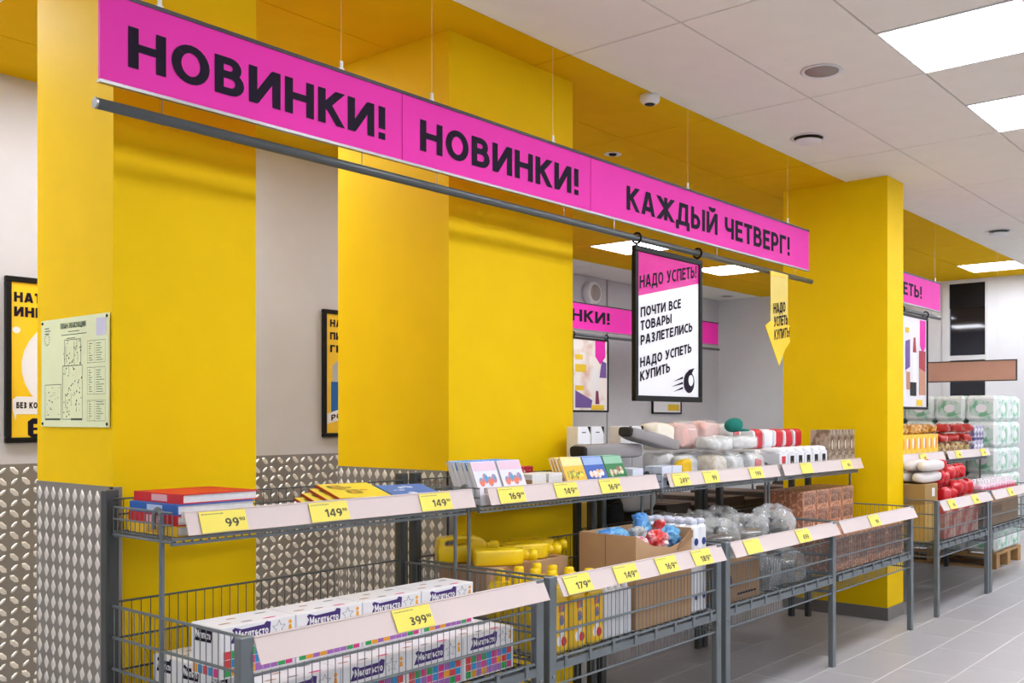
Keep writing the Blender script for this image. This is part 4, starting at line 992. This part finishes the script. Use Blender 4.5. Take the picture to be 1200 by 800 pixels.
obj('crease', MB().box(-.0008, 0, .155, .160, .01, .38).mesh('crease', CARDD), t)
BAGB = pal('blue_bag', (110, 180, 226), .3, rgb2=(60,130,200), scale=16); BAGR = pal('red_bag', (226, 60, 60), .3, rgb2=(240,220,226), scale=16); BAGW = pal('white_bag', (232, 226, 232), .3, rgb2=(216,120,140), scale=20)
for i, (m_, nm, x_, y_, z_, r_) in enumerate(((BAGB,'pale blue bag lying at the back left of the carton',3.335,2.56,.80,(.085,.06,.045)), (BAGW,'white and pink bag at the front of the carton',3.335,2.43,.80,(.065,.04,.03)), (BAGR,'red bag at the front of the carton',3.47,2.42,.80,(.045,.04,.04)),
        (BAGB,'blue bag at the front right of the carton',3.575,2.415,.80,(.038,.036,.045)), (BAGB,'tall pale blue bag standing out of the carton',3.55,2.56,.80,(.045,.03,.07)), (BAGR,'small red bag at the right wall of the carton',3.622,2.50,.80,(.010,.03,.05)), (CLR,'grey bag between the blue ones in the carton',3.458,2.51,.80,(.026,.04,.045)))):
    make(('foil_bag', [('body', MB().blob((0,0,r_[2]), r_, .8, i+3, .012, 26, 30, 18, ridge=.022).mesh('body', m_), []), ('seal', MB().blob((0,0,r_[2]*1.9), (r_[0]*.85, .006, .012), .5, i, .004, 20).mesh('seal', m_), [])]), nm, 'bag', (x_, y_, z_))
t = thing('inner_carton', 'brown carton filling the lower part of the open carton', 'carton', (3.238, 2.362, FZ+.0045)); obj('box', MB().box(0, .40, 0, .275, 0, .29).mesh('box', CARDD), t); obj('tape', MB().box(.18, .22, 0, .275, .29, .2905).mesh('tape', pal('tape_tan', (196,166,126), .3)), t)
NB = pal('navy_dot', (24, 50, 130)); SH = pal('white_lotion', (238, 240, 244), .3, coat=.3)
LO = ('lotion_bottle', [('body', MB().cbox(-.030, .030, -.027, .027, 0, .395, .012).mesh('body', SH), []), ('cap', MB().cbox(-.024, .024, -.02, .02, .395, .418, .006).mesh('cap', pal('cap_pale', (200,206,222), .4)), []),
      ('round_emblem', MB().flat(arc(0,.318,.017,.017,0,340,14), (0,-.0276,0), X_, Z_).flat(arc(0,.07,.012,.012,0,340,12), (0,-.0276,0), X_, Z_).mesh('round_emblem', NB), []),
      ('printed_lines', MB().flat([(-.016,.27),(.016,.27),(.016,.273),(-.016,.273)], (0,-.0276,0), X_, Z_).flat([(-.012,.262),(.012,.262),(.012,.265),(-.012,.265)], (0,-.0276,0), X_, Z_).mesh('printed_lines', pal('print_navy', (90,96,120))), [])])
for j in range(5):
    for i in range(2): make(LO, 'tall white bottle with a navy emblem, %s, %s column' % (('front row', 'second row', 'third row', 'fourth row', 'back row')[j], ('left', 'right')[i]), 'bottle', (3.680+.063*i, 2.375+.058*j, FZ), group='tall white bottles')

# ---- rack C, basket: cartons and wrapped pots
t = thing('printed_carton', 'brown carton with dark print at the left end below the pots', 'carton', (3.90, 2.345, FZ)); obj('box', MB().cbox(0, .36, 0, .30, 0, .185, .003).mesh('box', CARDD), t)
obj('print', MB().flat(arc(.06,.10,.03,.035,0,330,12), (0,-.0006,0), X_, Z_).flat([(.14,.03),(.32,.03),(.32,.04),(.14,.04)], (0,-.0006,0), X_, Z_).mesh('print', INK), t)
t = thing('plain_carton', 'plain carton at the back of the pots basket', 'carton', (3.90, 2.66, FZ)); obj('box', MB().cbox(0, .36, 0, .30, 0, .185, .003).mesh('box', CARD), t); obj('tape', MB().box(0, .36, .13, .17, .185, .1856).mesh('tape', pal('tape_tan', (196,166,126), .3)), t)
POTM = pal('pot_steel', (150, 150, 148), .25, metal=.9); POTD = pal('pot_dark', (54, 52, 50), .3, metal=.5)
def pot(dark, seed, messy=False):
    b = MB().lathe([(.074,0),(.085,.006),(.090,.05),(.092,.098),(.096,.102),(.094,.104)], n=24); lid = MB().lathe([(.094,.105),(.092,.110),(.06,.125),(.02,.131),(.0,.131)], n=24); k = MB().lathe([(.008,.13),(.008,.142),(.018,.147),(.018,.155),(.0,.158)], n=12)
    hd = MB().path([(.088,-.03,.075),(.112,-.026,.078),(.112,.026,.078),(.088,.03,.075)], .006)
    hd2 = MB().path([(-.088,-.03,.075),(-.112,-.026,.078),(-.112,.026,.078),(-.088,.03,.075)], .006)
    wr_ = MB().blob((0,0,.080), (.112,.110,.082), .6, seed, .010, 13, 44, 26, ridge=.045)
    if messy: wr_ = MB().blob((0,0,.088), (.098,.096,.090), .7, seed+3, .012, 13, 48, 28, ridge=.06)
    M_ = POTD if dark else POTM
    return ('cooking_pot', [('body', b.mesh('body', M_, True), []), ('lid', lid.mesh('lid', M_, True), [('knob', k.mesh('knob', BLK, True))]), ('handle', hd.mesh('handle', BLK), []), ('handle', hd2.mesh('handle', BLK), []), ('plastic_wrap', wr_.mesh('plastic_wrap', PLASTIC), [])])
pots = [pot(i % 3 != 1, i+1) for i in range(5)] + [pot(i % 3 != 1, i+11, True) for i in range(5)]
pl = [((4.41,2.47,FZ),'front left of the lower layer'), ((4.70,2.47,FZ),'front middle of the lower layer'), ((4.41,2.75,FZ),'back left of the lower layer'), ((4.70,2.75,FZ),'back middle of the lower layer'),
      ((4.05,2.475,FZ+.190),'on the printed carton at the left'), ((4.05,2.80,FZ+.190),'on the plain carton at the back left'), ((4.32,2.47,FZ+.192),'in the middle of the upper layer'), ((4.60,2.465,FZ+.192),'right of the middle in the upper layer'), ((4.855,2.60,FZ+.192),'at the right end of the upper layer'), ((4.32,2.78,FZ+.192),'at the back of the upper layer'), ((4.595,2.80,FZ+.192),'behind the middle of the upper layer')]
for i, (p, lb) in enumerate(pl): make(pots[i % 5 + (5 if i > 3 else 0)], 'cooking pot in crumpled clear plastic, ' + lb, 'pot', p, (0,0,i*.9), 'pots in clear plastic')

# ---- rack D, basket: copper brown boxes
COP = pal('copper_print', (180, 124, 94), .4, rgb2=(230, 188, 158), scale=55, thr=(.5,.62)); COPD = pal('copper_dark', (120, 86, 70), .5, rgb2=(168, 130, 112), scale=40)
def copbox(w_, d_, h_):
    b = MB().cbox(0, w_, 0, d_, 0, h_, .002); g = MB(); rect(g, w_*.08, w_*.92, h_*.22, h_*.92, (0,-.0006,0), X_, Z_); s_ = MB(); rect(s_, d_*.1, d_*.9, h_*.22, h_*.92, (-.0006, d_, 0), Vector((0,-1,0)), Z_)
    return ('copper_box', [('body', b.mesh('body', COP), []), ('front_panel', g.mesh('front_panel', COPD), []), ('side_panel', s_.mesh('side_panel', COP), [])])
CB1, CB2 = copbox(.268, .30, .20), copbox(.18, .26, .11)
for i in range(4): make(CB1, 'large copper brown box along the front of the basket, %s' % ('leftmost', 'second from the left', 'second from the right', 'rightmost')[i], 'box', (5.075+.273*i, 2.345, FZ), group='large copper brown boxes')
for i in range(4): make(CB1, 'large copper brown box in the back row of the basket, %s' % ('leftmost', 'second from the left', 'second from the right', 'rightmost')[i], 'box', (5.075+.273*i, 2.665, FZ), group='large copper brown boxes')
for k in range(2):
    for i in range(4): make(CB2, 'small copper brown box in the %s layer of the back stack, %s' % (('lower', 'upper')[k], ('leftmost', 'second from the left', 'second from the right', 'rightmost')[i]), 'box', (5.42+.19*i, 2.69, FZ+.2005+.1105*k), group='small copper brown boxes')

# ---- racks E and F
t = thing('tall_carton', 'tall ochre carton just past the right yellow column', 'carton', (6.72, 2.40, FZ)); obj('box', MB().cbox(0, .26, 0, .55, 0, .265, .003).mesh('box', pal('ochre_card', (196,160,84), .8)), t); obj('tape', MB().box(-.0006, 0, .25, .30, 0, .265).mesh('tape', CARD), t)
t = thing('flat_carton', 'brown carton with a white sticker on top of the ochre carton', 'carton', (6.72, 2.40, FZ+.266)); obj('box', MB().cbox(0, .26, 0, .55, 0, .14, .003).mesh('box', pal('ochre_card_dark', (168,134,80), .8)), t); obj('sticker', MB().flat([(.14,.05),(.20,.05),(.20,.11),(.14,.11)], (0,-.0006,0), X_, Z_).mesh('sticker', WHITE), t)
RCAR = pal('red_carton', (196, 84, 76), .7, rgb2=(226,190,170), scale=7)
for i in range(3):
    t = thing('red_carton', 'red printed carton in the basket, %s' % ('next to the ochre carton', 'in the middle', 'at the right end')[i], 'carton', (7.005+.265*i, 2.36, FZ), group='red printed cartons'); obj('box', MB().cbox(0, .26, 0, .36, 0, .24+(.04 if i == 2 else 0), .003).mesh('box', RCAR), t); obj('tape', MB().box(0, .26, .16, .19, .24+(.04 if i == 2 else 0), .2406+(.04 if i == 2 else 0)).mesh('tape', CARD), t)
ROLLW = pal('white_casing', (228, 222, 220), .5, bump=.3, bscale=60)
for i in range(5):
    zz = .908+.042 if i < 3 else .908+.124
    t = thing('white_roll', 'white sausage shaped pack on the cartons, %s' % ('lower front', 'lower middle', 'lower rear', 'upper front', 'upper rear')[i], 'pack', (6.925+.02*(i % 2), (2.455+.115*i if i < 3 else 2.435+.102*(i-3)), zz), (0,0,.02*(i-2)), 'white sausage shaped packs')
    obj('body', MB().blob((0,0,0), (.215,.048,.038), .6, i, .006, 8).mesh('body', ROLLW, True), t); obj('red_end', MB().blob((.21,0,0), (.035,.043,.034), .7, i, .006, 12).mesh('red_end', REDC, True), t)
REDF = pal('red_foil', (206, 24, 36), .3, coat=.4)
for i in range(10):
    x_ = 7.22+.13*(i % 5); y_, zz = 2.44+.13*((i//5) % 2), FZ+.24+(.04 if x_ > 7.46 else 0)+.003
    t = thing('red_bag', 'red foil bag heaped on the red cartons, %s, %s' % (('front', 'rear')[i//5], ('leftmost', 'second', 'middle', 'fourth', 'rightmost')[i % 5]), 'bag', (x_, y_, zz), (0,0,i), 'red foil bags')
    obj('body', MB().blob((0,0,.054), (.053,.05,.054), .75, i, .008, 22, ridge=.012).mesh('body', REDF, True), t); obj('seal', MB().blob((0,0,.105), (.04,.01,.012), .6, i, .006, 20).mesh('seal', REDF, True), t)
for i in range(5):
    t = thing('red_bag', 'red foil bag on top of the red heap, %s' % ('leftmost', 'second', 'middle', 'fourth', 'rightmost')[i], 'bag', (7.25+.128*i, 2.505, FZ+.37+(.035 if i > 1 else 0)), (0,0,i*1.3), 'red foil bags')
    obj('body', MB().blob((0,0,.05), (.053,.05,.05), .75, i+20, .008, 22, ridge=.012).mesh('body', REDF, True), t); obj('seal', MB().blob((0,0,.098), (.04,.01,.012), .6, i, .006, 20).mesh('seal', REDF, True), t)
JUI = pal('juice_card', (250, 206, 40), .4)
JU = ('drink_box', [('body', MB().cbox(0, .115, 0, .15, 0, .215, .002).mesh('body', JUI), []), ('fruit_picture', MB().flat(arc(.072,.145,.026,.045,0,330,12), (0,-.0006,0), X_, Z_).mesh('fruit_picture', pal('fruit_orange', (236,150,30))), []), ('white_panel', MB().flat(arc(.034,.15,.018,.042,0,330,10), (0,-.001,0), X_, Z_).mesh('white_panel', WHITE), []),
      ('side_picture', MB().flat(arc(.075,.085,.028,.045,0,330,12), (-.0006,.15,0), Vector((0,-1,0)), Z_).mesh('side_picture', pal('fruit_orange', (236,150,30))), [])])
for i in range(7): make(JU, 'yellow drink box on the upper shelf, %s' % ('hidden first in the row', 'second in the row', 'first right of the column', 'second right of the column', 'third right of the column', 'fourth right of the column', 'last before the sweet bags')[i], 'box', (6.98+.118*i, 2.680, UZ), group='yellow drink boxes')
SW = pal('sweets_brown', (150, 84, 40), .4, rgb2=(226, 180, 90), scale=30); SR2 = pal('sweets_red', (176, 40, 36), .35, rgb2=(226, 180, 150), scale=14, thr=(.52,.66)); SG = pal('sweets_mix', (206, 190, 120), .35, rgb2=(130, 60, 50), scale=22)
for i in range(5): make(pack('sweet_bag', (.058,.05,.036), SW, seed=i, amp=.016, wrap=False, fr=20), 'brown sweet bag lying on the yellow drink boxes, %s' % ('leftmost', 'second', 'middle', 'fourth', 'rightmost')[i], 'bag', (7.16+.155*i, 2.755, UZ+.216), (0,0,.2*i), 'brown sweet bags')
for i in range(6): make(pack('sweet_bag', (.052,.044,.065), SG, seed=i+5, amp=.010, wrap=False, fr=18), 'mixed colour sweet bag standing on the far upper shelf, %s' % ('leftmost', 'second', 'third', 'fourth', 'fifth', 'rightmost')[i], 'bag', (7.975+.128*i, 2.738, UZ), (0,0,.1*i), 'standing sweet bags')
for i in range(6): make(pack('sweet_bag', (.08,.055,.035), SR2, seed=i+9, amp=.018, wrap=False, fr=16), 'red sweet bag heaped above the standing ones, %s' % ('leftmost lower', 'left upper', 'middle lower', 'middle upper', 'right lower', 'right upper')[i], 'bag', (8.0+.27*(i//2)+.05*(i % 2), 2.735, UZ+.140+.080*(i % 2)), (0,0,.3*i), 'heaped red sweet bags')
PURB = pal('purple_stripe', (112, 104, 150), .4, rgb2=(226,226,236), scale=26)
for k in range(2):
    for i in range(3): make(('purple_pack', [('body', MB().cbox(0, .085, 0, .13, 0, .14, .006).mesh('body', PURB), []), ('dark_band', MB().box(-.001, .086, -.001, .131, .01, .03).mesh('dark_band', pal('purple_dark', (80,74,130))), [])]),
                           'purple striped pack at the far shelf end, %s layer, %s' % (('lower', 'upper')[k], ('left', 'middle', 'right')[i]), 'pack', (8.74+.09*i, 2.68, UZ+.1405*k), group='purple striped packs')
t = thing('bottle_carton', 'open brown tray of pink bottles in the furthest basket', 'carton', (7.93, 2.36, FZ)); obj('tray', carton(.98, .34, .30, CARD, front=.27).mesh('tray', CARD), t); obj('print', MB().flat([(.1,.1),(.5,.1),(.5,.16),(.1,.16)], (0,-.0006,0), X_, Z_).mesh('print', CARDD), t)
PKB = ('pink_bottle', [('body', MB().cbox(-.036,.036,-.036,.036,0,.33,.012).mesh('body', pal('pink_plastic', (232,190,206), .3)), []), ('cap', MB().lathe([(.016,.33),(.016,.365),(.0,.367)], n=10).mesh('cap', WHITE), []), ('label_band', MB().box(-.0366,.0366,-.0366,.0366,.24,.30).mesh('label_band', pal('pink_band', (206,70,100))), [])])
for j in range(2):
    for i in range(12): make(PKB, 'pink bottle in the brown tray, %s row, %s from the near end' % (('front', 'rear')[j], ORD[i]), 'bottle', (7.98+.08*i, 2.415+.085*j, FZ+.0045), group='pink bottles in the tray')

# ---- pallet with paper rolls
WOOD = pal('pallet_wood', (176, 138, 90), .8, scale=14, var=.15)
t = thing('wooden_pallet', 'wooden pallet under the tower of paper roll packs', 'pallet', (9.12, 2.58, 0))
for i in range(5): obj('deck_board', MB().box(.0, .80, .02+.27*i, .12+.27*i, .122, .144).mesh('deck_board', WOOD), t)
for xx in (0, .35, .70): obj('stringer_board', MB().box(xx, xx+.1, .02, 1.20, .100, .122).mesh('stringer_board', WOOD), t); obj('base_board', MB().box(xx, xx+.1, .02, 1.20, 0, .022).mesh('base_board', WOOD), t)
bk = MB().box(0, .1, 0, .1, .022, .100).mesh('block', WOOD)
for xx in (0, .35, .70):
    for yy in (.02, .56, 1.1): obj('block', bk, t, (xx, yy, 0))
TPM = pal('paper_roll_wrap', (232, 238, 236), .35, rgb2=(150, 200, 176), scale=11, thr=(.5,.7), bump=.25, bscale=12); TPG = pal('wrap_green', (206, 226, 216), .4, rgb2=(120, 184, 146), scale=12, thr=(.45,.6))
TPW, TPD, TPH = .385, .285, .238
b = MB().cbox(0, TPW, 0, TPD, 0, TPH, .03)
rolls = MB()
for i in range(3):
    for k in range(2): rolls.lathe([(.052,0),(.052,.008),(.0,.010)], (.065+.128*i, .028, .062+.112*k), 14, (0,-1,0))
pn = MB().flat([(.06,.06),(.20,.045),(.33,.07),(.34,.17),(.2,.2),(.06,.18)], (0,-.0008,0), X_, Z_)
pn2 = MB().flat([(.04,.06),(.14,.04),(.25,.07),(.25,.17),(.14,.2),(.04,.18)], (-.0008,TPD,0), Vector((0,-1,0)), Z_); bd2 = MB().flat(arc(.145,.12,.05,.04,0,340,14), (-.0016,TPD,0), Vector((0,-1,0)), Z_)
bd1 = MB().flat(arc(.2,.12,.06,.04,0,340,14), (0,-.0016,0), X_, Z_)
TP = ('paper_roll_pack', [('wrapped_rolls', b.mesh('wrapped_rolls', TPM), []), ('green_panel', pn.mesh('green_panel', TPG), [('white_badge', bd1.mesh('white_badge', WHITE))]), ('green_side_panel', pn2.mesh('green_side_panel', TPG), [('white_badge', bd2.mesh('white_badge', WHITE))])])
for k in range(6):
    for j in range(4):
        for i in range(2):
            make(TP, 'green and white paper roll pack, %s layer from the pallet, %s, %s column' % (ORD[k], ('front row', 'second row', 'third row', 'rear row')[j], ('near', 'far')[i]), 'paper rolls', (9.13+.392*i, 2.60+.29*j, .145+.2395*k), group='paper roll packs on the pallet')
